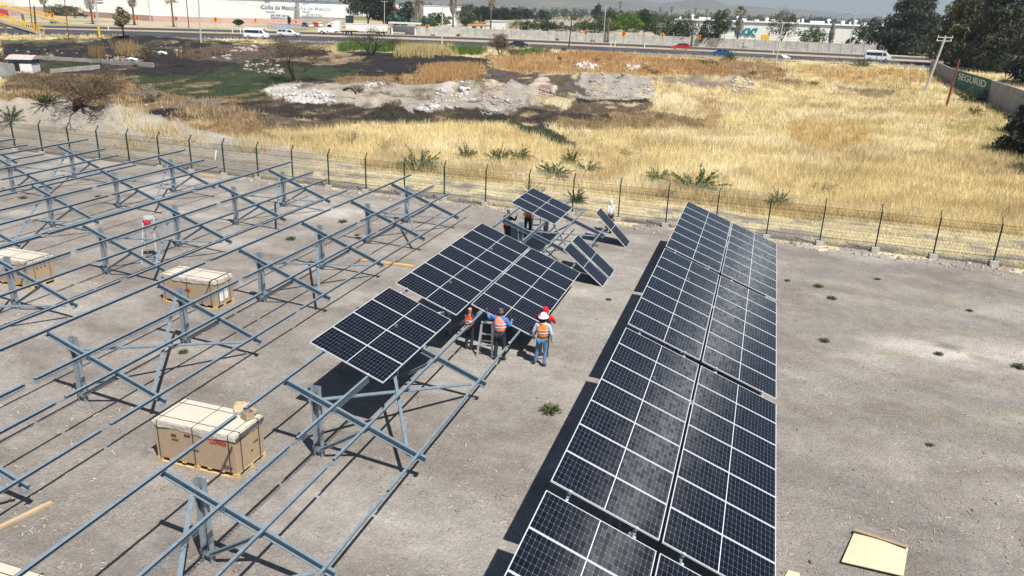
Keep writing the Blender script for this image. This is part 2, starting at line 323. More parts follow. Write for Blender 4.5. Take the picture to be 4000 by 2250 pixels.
# ---------------------------------------------------------------- ground cover map: what grows, burnt or was dumped where
for a in [(830, 268, 9, 6, 1.6), (1010, 255, 8, 7, 1.6), (1060, 285, 7, 5, 1.3), (1240, 385, 8, 4, 1.2), (1180, 345, 6, 4, .9), (1480, 345, 6, 4, 1.3), (1500, 395, 9, 4, 1.0),
          (1700, 430, 5, 3, .6), (1780, 360, 7, 5, 1.3), (1960, 365, 8, 5, 1.6), (1950, 425, 7, 4, 1.4), (2060, 385, 9, 5, 1.3), (2125, 350, 7, 4, 1.0), (2230, 335, 9, 5, 1.3), (2420, 345, 14, 6, 2.0),
          (2280, 262, 10, 5, 1.3), (2480, 268, 7, 4, 1.1), (2260, 305, 8, 5, 1.0), (2650, 345, 12, 6, 1.2), (2800, 335, 14, 7, 1.5), (2900, 345, 8, 5, 1.0), (560, 155, 16, 7, 1.6), (950, 225, 9, 4, .9), (1420, 235, 12, 4, .7), (1700, 225, 14, 5, 1.0), (3245, 305, 3, 3, .5),
          (600, 410, 8, 5, .8), (800, 440, 7, 4, .7), (350, 395, 8, 5, .5), (750, 215, 7, 4, .8), (650, 240, 8, 4, .9)]:
    addmound(a[0], a[1]+4, a[2]*.8, a[3]*.8, a[4]*.65)
addmound(40, 485, 10, 4, 1.5, 0); addmound(300, 520, 10, 3.6, 1.4, 0); addmound(560, 548, 8, 3, 1.1, 0); addmound(900, 590, 7, 2.5, .5); addmound(1150, 625, 5, 2.2, .4)
SOIL = (.30, .272, .243); STRAW = (.60, .50, .28); STRAWP = (.66, .57, .37); BROWN = (.27, .185, .10); RUST = (.42, .28, .14); BURN = (.030, .027, .027); DGREEN = (.045, .060, .030); DIRT = (.37, .325, .27); DIRTG = (.33, .295, .25); WHITE_ = (.50, .47, .43); VERGE = (.44, .36, .20); BGREEN = (.06, .11, .025)
# polygon (picture pixels of the survey photo), colour, blade height, blade density
Z = [
 ([(0, 150), (1900, 225), (2000, 300), (2150, 330), (2500, 380), (2560, 420), (2300, 500), (2100, 470), (1500, 490), (1050, 510), (900, 480), (600, 460), (300, 440), (0, 420)], (.12, .09, .06), .35, .3),
 ([(0, 160), (1500, 200), (1900, 235), (1650, 290), (1300, 325), (1000, 330), (400, 290), (0, 270)], (.045, .038, .034), .3, .12),
 ([(0, 280), (1000, 320), (1040, 400), (1000, 470), (1080, 560), (700, 520), (0, 445)], BROWN, .45, .8),
 ([(0, 150), (300, 155), (640, 140), (1000, 165), (1320, 165), (1330, 205), (1000, 200), (0, 180)], (.13, .12, .06), .3, .6),
 ([(0, 176), (380, 160), (640, 148), (830, 165), (1010, 175), (1260, 192), (1500, 220), (1950, 225), (2010, 232), (1900, 248), (1720, 262), (1640, 282), (1450, 312), (1240, 312), (1050, 335), (960, 300), (700, 268), (560, 235), (240, 230), (0, 215)], BURN, .25, .25),
 ([(760, 180), (1010, 170), (1160, 195), (1060, 225), (980, 270), (930, 285), (840, 262), (700, 225)], (.11, .085, .07), .3, .4),
 ([(1040, 225), (1270, 215), (1300, 190), (1420, 228), (1400, 245), (1200, 245), (1040, 240)], (.30, .22, .14), .4, .5),
 ([(1200, 180), (1340, 172), (1420, 190), (1330, 205), (1230, 200)], VERGE, .5, .9),
 ([(190, 240), (350, 244), (345, 262), (195, 278)], DGREEN, .3, .8),
 ([(470, 300), (650, 282), (1000, 262), (1150, 272), (1200, 262), (1320, 272), (1280, 300), (1110, 330), (1100, 355), (1000, 395), (820, 388), (680, 372), (540, 345)], DGREEN, .2, .6),
 ([(500, 275), (800, 262), (930, 275), (900, 290), (640, 300), (480, 295)], BURN, .2, .2),
 ([(1120, 265), (1300, 258), (1420, 270), (1400, 300), (1180, 300)], DGREEN, .2, .5),
 ([(0, 300), (240, 290), (430, 310), (500, 345), (430, 370), (200, 360), (0, 350)], (.12, .09, .05), .4, .7),
 ([(200, 375), (330, 365), (440, 385), (330, 405), (180, 400)], (.10, .085, .075), .2, .3),
 ([(480, 445), (700, 440), (800, 462), (600, 470), (480, 460)], BURN, .3, .4),
 ([(560, 395), (700, 385), (860, 400), (920, 430), (760, 435), (580, 425)], (.20, .16, .13), .4, .4),
 ([(1000, 392), (1300, 408), (1600, 428), (1850, 432), (2160, 440), (2420, 452), (2600, 455), (2610, 472), (2420, 488), (2250, 462), (2180, 470), (2120, 500), (2240, 540), (2285, 572), (2190, 572), (2080, 520), (1980, 480), (1500, 478), (1260, 468), (1000, 445), (860, 410)], (.045, .038, .03), .3, .35),
 ([(2420, 446), (2590, 447), (2610, 462), (2520, 480), (2430, 475)], DGREEN, .2, .6),
 ([(1990, 460), (2150, 500), (2280, 560), (2210, 575), (2090, 530), (1980, 480)], DGREEN, .2, .6),
 ([(2180, 455), (2400, 470), (2350, 440), (2600, 440), (2800, 470), (2780, 500), (2500, 505), (2200, 500)], (.26, .19, .10), .5, .8),
 ([(1050, 345), (1180, 330), (1320, 322), (1500, 320), (1700, 330), (2000, 342), (2080, 370), (2100, 420), (2010, 452), (1860, 430), (1600, 438), (1560, 412), (1420, 425), (1230, 405), (1060, 390)], DIRT, .4, .12),
 ([(1300, 300), (1600, 290), (1720, 330), (1560, 340), (1330, 335)], (.30, .20, .10), .6, .7),
 ([(1100, 385), (1190, 358), (1290, 362), (1310, 385), (1250, 408), (1130, 398)], WHITE_, 0, 0),
 ([(1060, 345), (1160, 340), (1175, 375), (1080, 382)], WHITE_, .5, .4),
 ([(1420, 330), (1490, 325), (1505, 345), (1440, 352)], WHITE_, 0, 0),
 ([(1720, 340), (1790, 335), (1830, 350), (1780, 372), (1715, 370)], (.55, .50, .44), 0, 0),
 ([(1890, 350), (1990, 342), (2010, 362), (1900, 372)], (.60, .52, .45), 0, 0),
 ([(1900, 385), (1990, 380), (2040, 400), (2000, 445), (1880, 432)], DIRTG, .2, .05),
 ([(1850, 290), (1960, 262), (2060, 275), (2160, 300), (2100, 320), (2020, 345), (1900, 335)], (.10, .08, .07), .3, .3),
 ([(2030, 318), (2160, 300), (2300, 325), (2300, 372), (2150, 368), (2040, 345)], (.09, .075, .065), .2, .15),
 ([(2080, 338), (2140, 332), (2190, 368), (2110, 378), (2075, 360)], (.50, .40, .33), 0, 0),
 ([(2265, 350), (2320, 322), (2390, 310), (2460, 318), (2510, 336), (2560, 364), (2480, 378), (2330, 375)], DIRTG, 0, .03),
 ([(2540, 320), (2700, 308), (2880, 300), (2950, 345), (2800, 362), (2560, 362)], (.25, .20, .17), .4, .25),
 ([(2850, 335), (2920, 330), (2950, 352), (2870, 358)], (.40, .34, .29), .2, .1),
 ([(2200, 372), (2560, 376), (2560, 392), (2300, 400), (2200, 385)], DIRT, .2, .1),
 ([(2230, 385), (2560, 395), (2540, 405), (2250, 405)], BURN, .2, .3),
 ([(1660, 260), (1800, 245), (1900, 255), (1880, 320), (1700, 318), (1640, 300)], RUST, .8, 1.3),
 ([(1900, 230), (2060, 205), (2300, 210), (2540, 225), (2840, 245), (2860, 290), (2600, 300), (2440, 292), (2250, 290), (2050, 290), (1930, 262)], RUST, .8, 1.3),
 ([(2150, 205), (2420, 205), (2440, 235), (2200, 232)], (.42, .24, .09), .9, 1.3),
 ([(2600, 230), (3000, 245), (3100, 290), (2950, 330), (2700, 300)], (.32, .22, .12), .7, 1.2),
 ([(2236, 250), (2290, 240), (2350, 258), (2340, 272), (2260, 272)], (.78, .77, .75), 0, 0),
 ([(2436, 262), (2480, 254), (2502, 276), (2450, 280)], (.78, .77, .75), 0, 0),
 ([(2235, 290), (2300, 286), (2310, 312), (2240, 312)], DIRT, 0, .1),
 ([(2700, 380), (2840, 400), (2820, 460), (2740, 450)], (.42, .32, .17), .6, 1),
 ([(2760, 440), (2820, 445), (2810, 500), (2750, 500)], (.40, .30, .16), .6, 1),
 ([(3000, 255), (3200, 262), (3640, 285), (3700, 330), (3400, 330), (3150, 300)], (.47, .34, .16), .7, 1.2),
 ([(3000, 300), (3140, 310), (3140, 345), (3000, 330)], (.30, .20, .12), .5, .8),
 ([(3250, 340), (3500, 350), (3480, 385), (3300, 370)], (.30, .24, .14), .6, 1),
 ([(3080, 480), (3400, 500), (3400, 560), (3250, 600), (3100, 560)], (.50, .38, .18), .6, 1.1),
 ([(3640, 480), (4000, 470), (4000, 560), (3700, 540)], (.48, .41, .20), .5, 1),
 ([(3300, 180), (3640, 200), (3640, 230), (3300, 222)], VERGE, .3, .6),
]
def inpoly(px, py, poly):
    r = np.zeros(px.shape, bool); n = len(poly)
    for i in range(n):
        x1, y1 = poly[i]; x2, y2 = poly[(i+1) % n]
        if y1 == y2: continue
        c = ((y1 > py) != (y2 > py)) & (px < (x2-x1)*(py-y1)/(y2-y1)+x1); r ^= c
    return r
def cover(X, Y):
    """albedo, blade height, blade density of the ground at world points"""
    X = np.asarray(X, float); Y = np.asarray(Y, float); n = len(X); px, py, w_ = proj(X, Y, H0(X, Y))
    d = np.maximum(np.hypot(X-CAM[0], Y-CAM[1]), 5); k = 60/d
    k = np.maximum(k, .7); px = px+(fbm(X/5, Y/5, 41, 5)-.5)*120*k+(fbm(X, Y, 47, 3)-.5)*60*k; py = py+(fbm(X/5, Y/7, 43, 5)-.5)*34*np.minimum(k, 1)+(fbm(X, Y/2, 49, 3)-.5)*16*np.minimum(k, 1)
    c = np.empty((n, 3)); gh = np.full(n, .5); gd = np.ones(n)
    t = fbm(X/7, Y/7, 51)[:, None]; t2 = fbm(X/2.2, Y/2.2, 53)[:, None]
    c[:] = STRAW; c = c*(1-sstep((t-.5)*6))+np.array(STRAWP)*sstep((t-.5)*6); t3 = fbm(X/9+5, Y/4, 55, 5)[:, None]; c = c*(1-.5*sstep((t2-.54)*8))+np.array((.38, .28, .15))*.5*sstep((t2-.54)*8); c = c*(1-.5*sstep((t3-.53)*7))+np.array((.40, .32, .16))*.5*sstep((t3-.53)*7); gh = gh*(.7+.9*t3[:, 0])
    far = w_ > 5
    for poly, col, h, g in Z:
        q = np.array(poly); m = far & (px > q[:, 0].min()) & (px < q[:, 0].max()) & (py > q[:, 1].min()) & (py < q[:, 1].max())
        if not m.any(): continue
        i = np.where(m)[0]; i = i[inpoly(px[i], py[i], poly)]; mx = (1-.7*sstep((fbm(X[i]/1.7, Y[i]/3.2, 57+len(poly), 5)-.56)*9))[:, None]; c[i] = c[i]*(1-mx)+np.array(col)*mx*(.72+.56*fbm(X[i]/.8, Y[i]/1.4, 59, 3)[:, None]); gh[i] = h; gd[i] = np.where(mx[:, 0] > .6, g, .8)
    yf = yfence(X); s = Y-yf
    # rough strip outside the fence, spoil bank on its left part
    wid = np.interp(X, [-60, -45, -32, -22, -8, 10, 60], [17, 14, 9, 6.5, 6.0, 6.5, 7.0]); st = sstep((wid-s+(fbm(X/2, Y/2, 61)-.5)*3)/1.2)*(s > -1)
    lf = sstep((-22-X)/8)
    mixg = sstep((fbm(X/1.6, Y/1.1, 63, 5)-.47+.05*np.clip(s-1.5, 0, 3))*9)*(1-lf*.85)
    sc = np.array(DIRTG)[None]*(1-mixg[:, None])+np.array(STRAWP)[None]*mixg[:, None]; c = c*(1-st[:, None])+sc*st[:, None]; gd = np.where(st > .5, np.where(mixg > .5, .55, .03), gd); gh = np.where(st > .5, .22, gh)
    ins = sstep((-.3-s+(vn(X*1.5, Y*1.5, 65)-.5)*.8)/.5)[:, None]
    a = np.array(SOIL); b = np.array((.385, .357, .32)); e = np.array((.235, .205, .18)); u = fbm(X/5, Y/4, 71)[:, None]; v = fbm(X/1.7+9, Y/1.2, 73)[:, None]
    so_ = a+(b-a)*sstep((u-.52)*6)*.8+(e-a)*sstep((v-.5)*5)*.7
    pale = (np.exp(-(((X-9.5)/2.2)**2+((Y+9)/.9)**2))+np.exp(-(((X-13)/3)**2+((Y+8.5)/1.2)**2))+np.exp(-(((X+18)/3)**2+((Y+1.2)/1)**2)))[:, None]*sstep((v-.3)*4); so_ = so_+(np.array((.55, .50, .45))-so_)*np.clip(pale, 0, .8)
    gr = sstep((fbm(X/1.1, Y/1.1, 75)-.60)*9)*sstep((X-5)/4)*sstep((Y+20)/10); so_ = so_*(1-.22*gr[:, None])+np.array((.30, .28, .12))*.22*gr[:, None]; st_ = fbm(X/3.5, Y/.9, 79, 5)[:, None]; so_ = so_*(1+.12*sstep((st_-.53)*7)-.12*sstep((.46-st_)*7))
    c = c*(1-ins)+so_*ins; gd = np.where(ins[:, 0] > .5, 0, gd)
    # verges and land beyond the road
    yn, m1, m2, y2 = [np.interp(X, *q) for q in (YN, YM1, YM2, YF)]
    pale = sstep((Y-yn+3+(vn(X/3, Y/3, 77)-.5)*2)/.6)[:, None]; c = c*(1-pale)+np.array((.40, .33, .24))*pale; gd = np.where(pale[:, 0] > .5, .0, gd)
    md = ((Y > m1) & (Y < m2)); c[md] = np.array((.42, .33, .22))*(.8+.5*fbm(X[md]/3, Y[md]/1.5, 81)[:, None]); gd = np.where(md, .5, gd); gh = np.where(md, .18, gh)
    bd = Y > y2+.5; f = sstep((fbm(X/14, Y/10, 83)-.45)*5)[:, None]; fc = np.array((.50, .42, .30))*(1-f)+np.array((.34, .30, .14))*f; c = np.where(bd[:, None], fc, c)
    fo = sstep((Y-300)/150)[:, None]*sstep((fbm(X/90, Y/60, 85)-.42)*6)[:, None]; c = np.where(bd[:, None], c*(1-.75*fo)+np.array((.09, .11, .05))*.75*fo, c)
    return np.clip(c, 0, 1), gh, gd
# one ground sheet out to the horizon, fine where it is seen
rr = np.concatenate([[.2, 3, 5], np.geomspace(6, 330, 420), np.geomspace(340, 9000, 60)])
aa = np.concatenate([np.linspace(-44, 44, 640), np.linspace(46, 314, 60)]); aa = np.radians(aa)+YAW
RR, AA = np.meshgrid(rr, aa, indexing='ij'); X = CAM[0]+RR*np.sin(AA); Y = CAM[1]+RR*np.cos(AA); Zg = H(X, Y)
nr, na = RR.shape; idx = np.arange(nr*na).reshape(nr, na); nx = np.roll(idx, -1, axis=1)
F = np.stack([idx[:-1], idx[1:], nx[1:], nx[:-1]], -1).reshape(-1, 4)
cc, _, _ = cover(X.ravel(), Y.ravel())
g_ = mkmesh('ground', np.stack([X, Y, Zg], -1).reshape(-1, 3), F[:, ::-1].copy(), M['ground'], smooth=True, col=cc); tag(g_, kind='structure')

# ---------------------------------------------------------------- grass: thin blades sown over the field
def blades(n, sel, hmul=1.0, colfn=None, seed=1, wmin=.012, region=(-250, 4250, 130, 1150), wpx=.5, nb=5, spread=.25):
    r = np.random.default_rng(seed); px = r.uniform(region[0], region[1], n); py = r.uniform(region[2], region[3], n)
    X, Y, z = unproj(px, py); ok = (z < 5) & (Y < 260); X, Y = X[ok], Y[ok]; c, gh, gd = cover(X, Y)
    keep = sel(X, Y, c, gh, gd, r); X, Y, c, gh = X[keep], Y[keep], c[keep], gh[keep]
    m = len(X); X = np.repeat(X, nb); Y = np.repeat(Y, nb); c = np.repeat(c, nb, 0); gh = np.repeat(gh, nb); k = len(X)
    tv = np.repeat(r.uniform(.8, 1.25, m), nb); X = X+r.normal(0, spread, k); Y = Y+r.normal(0, spread, k); Z_ = H(X, Y)-.02
    d = np.hypot(X-CAM[0], Y-CAM[1]); a = r.uniform(0, 2*np.pi, k); wd = np.maximum(wmin, d/772*wpx)*r.uniform(.6, 1.3, k)
    h = gh*hmul*r.uniform(.55, 1.25, k); la = r.uniform(0, 2*np.pi, k); ln = h*r.uniform(.1, .7, k)
    bx = np.stack([X, Y, Z_], -1); dx = np.stack([np.cos(a), np.sin(a), 0*a], -1)*wd[:, None]/2
    tip = bx+np.stack([np.cos(la)*ln, np.sin(la)*ln, h], -1)
    co = np.stack([bx-dx, bx+dx, tip], 1).reshape(-1, 3); col = c*tv[:, None]*r.uniform(.85, 1.15, k)[:, None]*1.3
    if colfn is not None: col = colfn(col, r, k)
    col = np.repeat(np.clip(col, 0, .95), 3, 0); fc = np.arange(3*k).reshape(-1, 3); return co, fc, col
nodig = lambda X, Y: (Y > yfence(X)+.25)
co, fc, cl = blades(150000, lambda X, Y, c, gh, gd, r: nodig(X, Y) & (r.uniform(0, 1.3, len(X)) < gd), seed=3)
tag(mkmesh('dry_grass', co, fc, M['grass'], col=cl), 'tall dry straw-coloured grass covering the field behind the fence', 'grass', kind='stuff')
# ---------------------------------------------------------------- solar racks
TL = 0.3556; CT, ST = math.cos(TL), math.sin(TL); ZT = 2.327; PW, PL, PG = 1.1518, 2.256, .0653
def sp(u, y, dz=0): return Vector((u*CT+dz*ST, y, ZT-u*ST+dz*CT))       # point on the module plane, dz off the plane
PU = (.42, 1.80, 2.76, 4.15)
def channel(mb, a, b, w, h, t, open_, up):      # cold-formed C section, open to the side given
    a = Vector(a); b = Vector(b); d = (b-a).normalized(); up = Vector(up).normalized(); o = Vector(open_); o = (o-d*o.dot(d)-up*o.dot(up)).normalized()
    up = d.cross(o); up = up if up.dot(Vector((0, 0, 1))) > 0 else -up
    pr = [(-w/2, -h/2), (w/2, -h/2), (w/2, -h/2+.018), (w/2-t, -h/2+.018), (w/2-t, -h/2+t), (-w/2+t, -h/2+t), (-w/2+t, h/2-t), (w/2-t, h/2-t), (w/2-t, h/2-.018), (w/2, h/2-.018), (w/2, h/2), (-w/2, h/2)]
    n = len(pr); vs = [p+o*x+up*z for p in (a, b) for x, z in pr]
    mb.add(vs, [(i, (i+1) % n, n+(i+1) % n, n+i) for i in range(n)]+[(0, 1, 2, 3, 4, 5), (6, 7, 8, 9, 10, 11), (5, 6, 11, 0), (n, n+1, n+2, n+3, n+4, n+5), (n+6, n+7, n+8, n+9, n+10, n+11), (n+5, n+6, n+11, n)])
def meshify(name, mb):
    o = mb.build(name, M['galv']); me = o.data; bpy.data.objects.remove(o); return me
BL = 8.12
SL = Vector((CT, 0, -ST))
_p = MB(); channel(_p, (0, 0, 0), (0, -BL, 0), .055, .095, .004, SL, (ST, 0, CT))
for yy in (-.12, -1.2, -2.35, -3.5, -4.65, -5.8, -6.95, -8.0): _p.box((ST*.056+.0, yy, CT*.056), (.02, .02, .012))
_p.bar((-.0, -BL-.16, -.03), (0, -BL+.1, -.03), .045, .02); ME_PUR = meshify('purlin', _p)
_p = MB(); channel(_p, (0, 0, 0), tuple(SL*4.0), .07, .175, .005, (0, -1, 0), (ST, 0, CT))
_p.box(tuple(SL*3.93+Vector((0, -.05, -.09))), (.10, .12, .02)); ME_BEAM = meshify('rafter', _p)
_p = MB()
_w = .24
for (x0, x1, y0, y1) in ((-_w/2, _w/2, .045, .051), (-_w/2, -_w/2+.006, -.05, .045), (_w/2-.006, _w/2, -.05, .045)): _p.box(((x0+x1)/2, (y0+y1)/2, .98), (x1-x0, y1-y0, 1.96))
_p.box((-_w/2+.02, -.053, .98), (.04, .006, 1.96)); _p.box((_w/2-.02, -.053, .98), (.04, .006, 1.96))
_p.box((.0, -.06, .26), (.30, .008, .12));
for q in (-.11, .1): _p.box((q, -.068, .27), (.03, .014, .03))
_o = _p.build('post', M['galvdark']); ME_POST = _o.data; bpy.data.objects.remove(_o)
_p = MB()   # wire cable basket slung under the second purlin
for x in (-.05, .05):
    for z in (-.0, -.07): _p.bar((x, 0, z), (x, -BL, z), .007, .007)
for k in range(82):
    y = -.05-k*.1
    _p.bar((-.05, y, 0), (-.05, y, -.07), .006, .006, up=(1, 0, 0)); _p.bar((.05, y, 0), (.05, y, -.07), .006, .006, up=(1, 0, 0)); _p.bar((-.05, y, -.07), (.05, y, -.07), .006, .006)
ME_TRAY = meshify('cable_basket', _p)
# a photovoltaic module, long side down the slope; origin at its upper far corner
def pv_mesh():
    fw_, th = .019, .035; vs = [(fw_, -fw_, 0), (PL-fw_, -fw_, 0), (PL-fw_, -(PW-.012)+fw_, 0), (fw_, -(PW-.012)+fw_, 0)]
    vs += [(x, y, -.006) for x, y, z in vs]; me = bpy.data.meshes.new('solar_panel'); me.from_pydata(vs, [], [(3, 2, 1, 0), (4, 5, 6, 7), (0, 1, 5, 4), (1, 2, 6, 5), (2, 3, 7, 6), (3, 0, 4, 7)])
    uv = me.uv_layers.new(name='UVMap'); 
    for lp in me.loops:
        c = me.vertices[lp.vertex_index].co; uv.data[lp.index].uv = (c.x-fw_+.001, -c.y-fw_+.001)
    me.materials.append(M['pv']); me.update(); return me
def frame_mesh():
    f = .020; b = MB(); W_ = PW-.012
    b.box((PL/2, -f/2, -.013), (PL, f, .035)); b.box((PL/2, -W_+f/2, -.013), (PL, f, .035)); b.box((f/2, -W_/2, -.013), (f, W_-2*f, .035)); b.box((PL-f/2, -W_/2, -.013), (f, W_-2*f, .035))
    o = b.build('frame', M['alu']); me = o.data; bpy.data.objects.remove(o); return me
ME_PV = pv_mesh(); ME_FR = frame_mesh()
def link(name, me, parent=None, loc=(0, 0, 0), rot=None, M4=None):
    o = bpy.data.objects.new(name, me); COL.objects.link(o); o.parent = parent
    if M4 is not None: o.matrix_local = M4
    else: o.location = loc
    return o
PVROT = Matrix.Rotation(TL, 4, 'Y')
def module(parent, u, y, name='solar_panel', M4=None):
    o = link(name, ME_PV, parent, M4=(M4 if M4 is not None else Matrix.Translation(sp(u, y, .02)) @ PVROT)); link('frame', ME_FR, o); return o
def rack(x0, y0, label, group='steel solar racks in rows', tray=True, cells=(), flip=False):
    r = empty('solar_rack', (x0, y0, 0), 0, label, 'solar rack', group)
    for k, u in enumerate(PU):
        link('purlin', ME_PUR, r, sp(u, 0, -.07))
    for yb in (-2.2, -6.4):
        link('rafter', ME_BEAM, r, sp(.34, yb, -.07-.053-.102)); link('post', ME_POST, r, (1.06, yb+.085, 0))
        b = MB(); channel(b, (1.18, yb+.01, .27), tuple(sp(2.72, yb+.03, -.33)), .05, .085, .004, (0, -1, 0), (0, 0, 1)); b.build('knee_brace', M['galv'], r)
    b = MB(); ya, yb = -2.2, -6.4
    b.bar(sp(1.12, ya-.05, -.30), sp(3.95, yb-.05, -.37), .09, .035, up=(ST, 0, CT)); b.build('cross_brace', M['galv'], r)
    b = MB(); b.bar(sp(1.12, yb-.05, -.35), sp(3.95, ya-.05, -.41), .09, .035, up=(ST, 0, CT)); b.build('cross_brace', M['galv'], r)
    if tray: link('cable_basket', ME_TRAY, r, sp(1.80, 0, -.15))
    for c, k, yy in cells: module(r, c*(PL+PG), yy-k*PW)
    if cells:
        b = MB(); ys = sorted({round(yy-k*PW, 3) for c, k, yy in cells}); cs = {c for c, k, yy in cells}
        for y in (ys[-1]+.012, ys[0]-PW-.0):
            for c in cs:
                for u in PU[c*2:c*2+2]: b.box(tuple(sp(u, y, .03)), (.05, .05, .03), M=Matrix.Rotation(TL, 3, 'Y'))
        b.build('end_clamp', M['alu'], r)
    return r
full = lambda y: [(c, k, y) for k in range(7) for c in (0, 1)]
PITCH = 8.38
for j, s in enumerate(('nearest the fence', 'second from the fence', 'third from the fence', 'cut off by the bottom edge')):
    rack(0, .03-PITCH*j, 'fully panelled solar table in the right-hand row, '+s, 'fully panelled tables of the right-hand row', True, full(-.03-.0*j))
X2 = -7.59
rack(X2, .62, 'rack with three mounted panels and loose ones leaning on its low edge', 'racks of the row being panelled', True, [(0, k, -.52-.62) for k in range(3)])
rack(X2, -7.78, 'rack carrying thirteen dark panels where the workers stand', 'racks of the row being panelled', True, [(0, k, -.09) for k in range(7)]+[(1, k, -.10) for k in range(6)])
rack(X2, -16.12, 'rack with four panels at its far high corner and bare rails in front', 'racks of the row being panelled', True, [(0, k, -.25) for k in range(4)])
rack(X2, -24.50, 'bare rack between the cream-topped pallet and the bottom edge', 'racks of the row being panelled')
ROWN = ['first', 'second', 'third', 'fourth', 'fifth']; TN = ['at its fence end', 'second from the fence', 'third from the fence', 'fourth from the fence']
for i, (x0, y0, n) in enumerate(((-15.15, .76, 4), (-22.69, 1.0, 3), (-30.2, 1.17, 2), (-37.73, 1.37, 2), (-45.3, 1.59, 1))):
    for j in range(n):
        rack(x0, y0-PITCH*j, 'bare steel rack, %s row left of the panelled ones, %s' % (ROWN[i], TN[j]), 'bare racks left of the panels')
# second rail bundle lying along row: doubled lowest purlin of the far rows
# loose modules leaning on the low edge of the rack near the fence
def lean(yfar, xt, zt, xb, label):
    p0 = Vector((xt, yfar, zt)); d = (Vector((xb, yfar, .02))-p0).normalized(); n_ = Vector((-d.z, 0, d.x)); n_ = n_ if n_.z > 0 else -n_
    M4 = Matrix(((d.x, 0, n_.x, p0.x), (0, 1, 0, p0.y), (d.z, 0, n_.z, p0.z), (0, 0, 0, 1)))
    o = module(None, 0, 0, name='leaning_photovoltaic_module', M4=M4); tag(o, label, 'solar panel', 'loose panels leaning on the rack')
lean(-6.0, -4.23, 1.42, -2.48, 'loose solar panel leaning on the rack, front one of the overlapping pair')
lean(-4.83, -4.17, 1.46, -2.40, 'loose solar panel leaning behind another, rear one of the overlapping pair')
lean(.12, -4.20, 1.55, -2.62, 'loose solar panel leaning steeply by itself beside the person in the white hood')

# ---------------------------------------------------------------- security fence
fn = empty('security_fence', (-50.387, 4.897, 0), 0, 'long green wire mesh fence with razor coil, crossing the whole site behind the racks', 'fence')
FS = Vector((2.583, -.0637, 0)); FH = 2.03
pm = MB()
pm.bar((0, 0, -.1), (0, 0, FH), .065, .065, up=(1, 0, 0)); pm.bar((0, 0, FH-.01), (0, .26, FH+.30), .05, .05, up=(1, 0, 0))
_o = pm.build('post', M['green']); ME_FP = _o.data; bpy.data.objects.remove(_o)
for q in (.35, .8, 1.25, 1.7): pass
fb = MB(); fb.box((0, 0, .09), (.36, .36, .30), rz=.1); _o = fb.build('footing', M['conc'], bevel=.02); ME_FB = _o.data; bpy.data.objects.remove(_o)
wm = MB()
for k in range(43): x = .03+k*(2.583-.06)/42; wm.bar((x, 0, .06), (x, 0, FH-.04), .008, .008, up=(0, 1, 0))
for k in range(12): z = .08+k*(FH-.14)/11; wm.bar((0.03, -.006, z), (2.55, -.006, z), .007, .007)
for z in (.35, .95, 1.6):
    for dz, dy in ((0, 0), (.05, .05), (.1, 0)): wm.bar((0.03, -.006+dy, z+dz), (2.55, -.006+dy, z+dz), .008, .008)
_o = wm.build('mesh_panel', M['fmesh']); ME_FM = _o.data; bpy.data.objects.remove(_o)
for i in range(-2, 29):
    L = FS*i; link('post', ME_FP, fn, L); link('footing', ME_FB, fn, L+Vector((0, -.02, -.0 if i > 13 else -.08)))
    o = link('mesh_panel', ME_FM, fn, L); o.rotation_euler = (0, 0, math.atan2(FS.y, FS.x))
rz = MB(); pts = []; T = 2.583*31; turns = 31*11
for k in range(turns*9+1):
    a = 2*math.pi*k/9; s = T*k/(turns*9)-2*2.583; q = FS.normalized()*s
    pts.append((q.x, q.y+.13+.16*math.cos(a), FH+.20+.16*math.sin(a)))
rz.tube(pts, .006, 3, cap=False); o = rz.build('razor_coil', M['razor'], fn)
st = MB()
for k in range(3): st.bar(FS*-2+Vector((0, .07+.09*k, FH+.08+.10*k)), FS*29+Vector((0, .07+.09*k, FH+.08+.10*k)), .006, .006)
st.build('strand_wire', M['razor'], fn)
# boulders / spoil along the fence foot
def rocks(name, pts, label, cat='stones', kind='stuff', sz=(.05, .16), colr=((.62, .58, .52), (.36, .32, .28)), seed=2, flat=.6):
    r = np.random.default_rng(seed); ico = [(-1, -1, -1), (1, -1, -1), (1, 1, -1), (-1, 1, -1), (-1, -1, 1), (1, -1, 1), (1, 1, 1), (-1, 1, 1)]; V = []; Fc = []; Cc = []
    for x, y in pts:
        s = r.uniform(*sz)*(1 if r.random() > .1 else 1.8); v = np.array(ico, float)*r.uniform(.45, 1, (8, 3))*s; v[:, 2] *= flat; v[4:, :2] *= r.uniform(.4, .9); a = r.uniform(0, 6.3); c_, s_ = math.cos(a), math.sin(a)
        v = np.stack([v[:, 0]*c_-v[:, 1]*s_, v[:, 0]*s_+v[:, 1]*c_, v[:, 2]], -1); v += [x, y, float(H(x, y))+s*.25]; b = len(V)*8; V.append(v)
        Fc += [[b+i for i in f] for f in ((0, 3, 2, 1), (4, 5, 6, 7), (0, 1, 5, 4), (1, 2, 6, 5), (2, 3, 7, 6), (3, 0, 4, 7))]; t = r.random(); Cc.append(np.repeat([np.array(colr[0])*t+np.array(colr[1])*(1-t)], 8, 0))
    o = mkmesh(name, np.concatenate(V), np.array(Fc), M['rock'], col=np.concatenate(Cc)); tag(o, label, cat, kind=kind); return o
pp = []
for k in range(1500):
    s = RNG.uniform(-30, 28); y = yfence(s)+RNG.normal(-.5, .55); pp.append((s, float(y)))
rocks('loose_stones', pp, 'small pale stones and clods scattered along the foot of the fence', sz=(.02, .085), colr=((.50, .44, .37), (.24, .19, .16)))
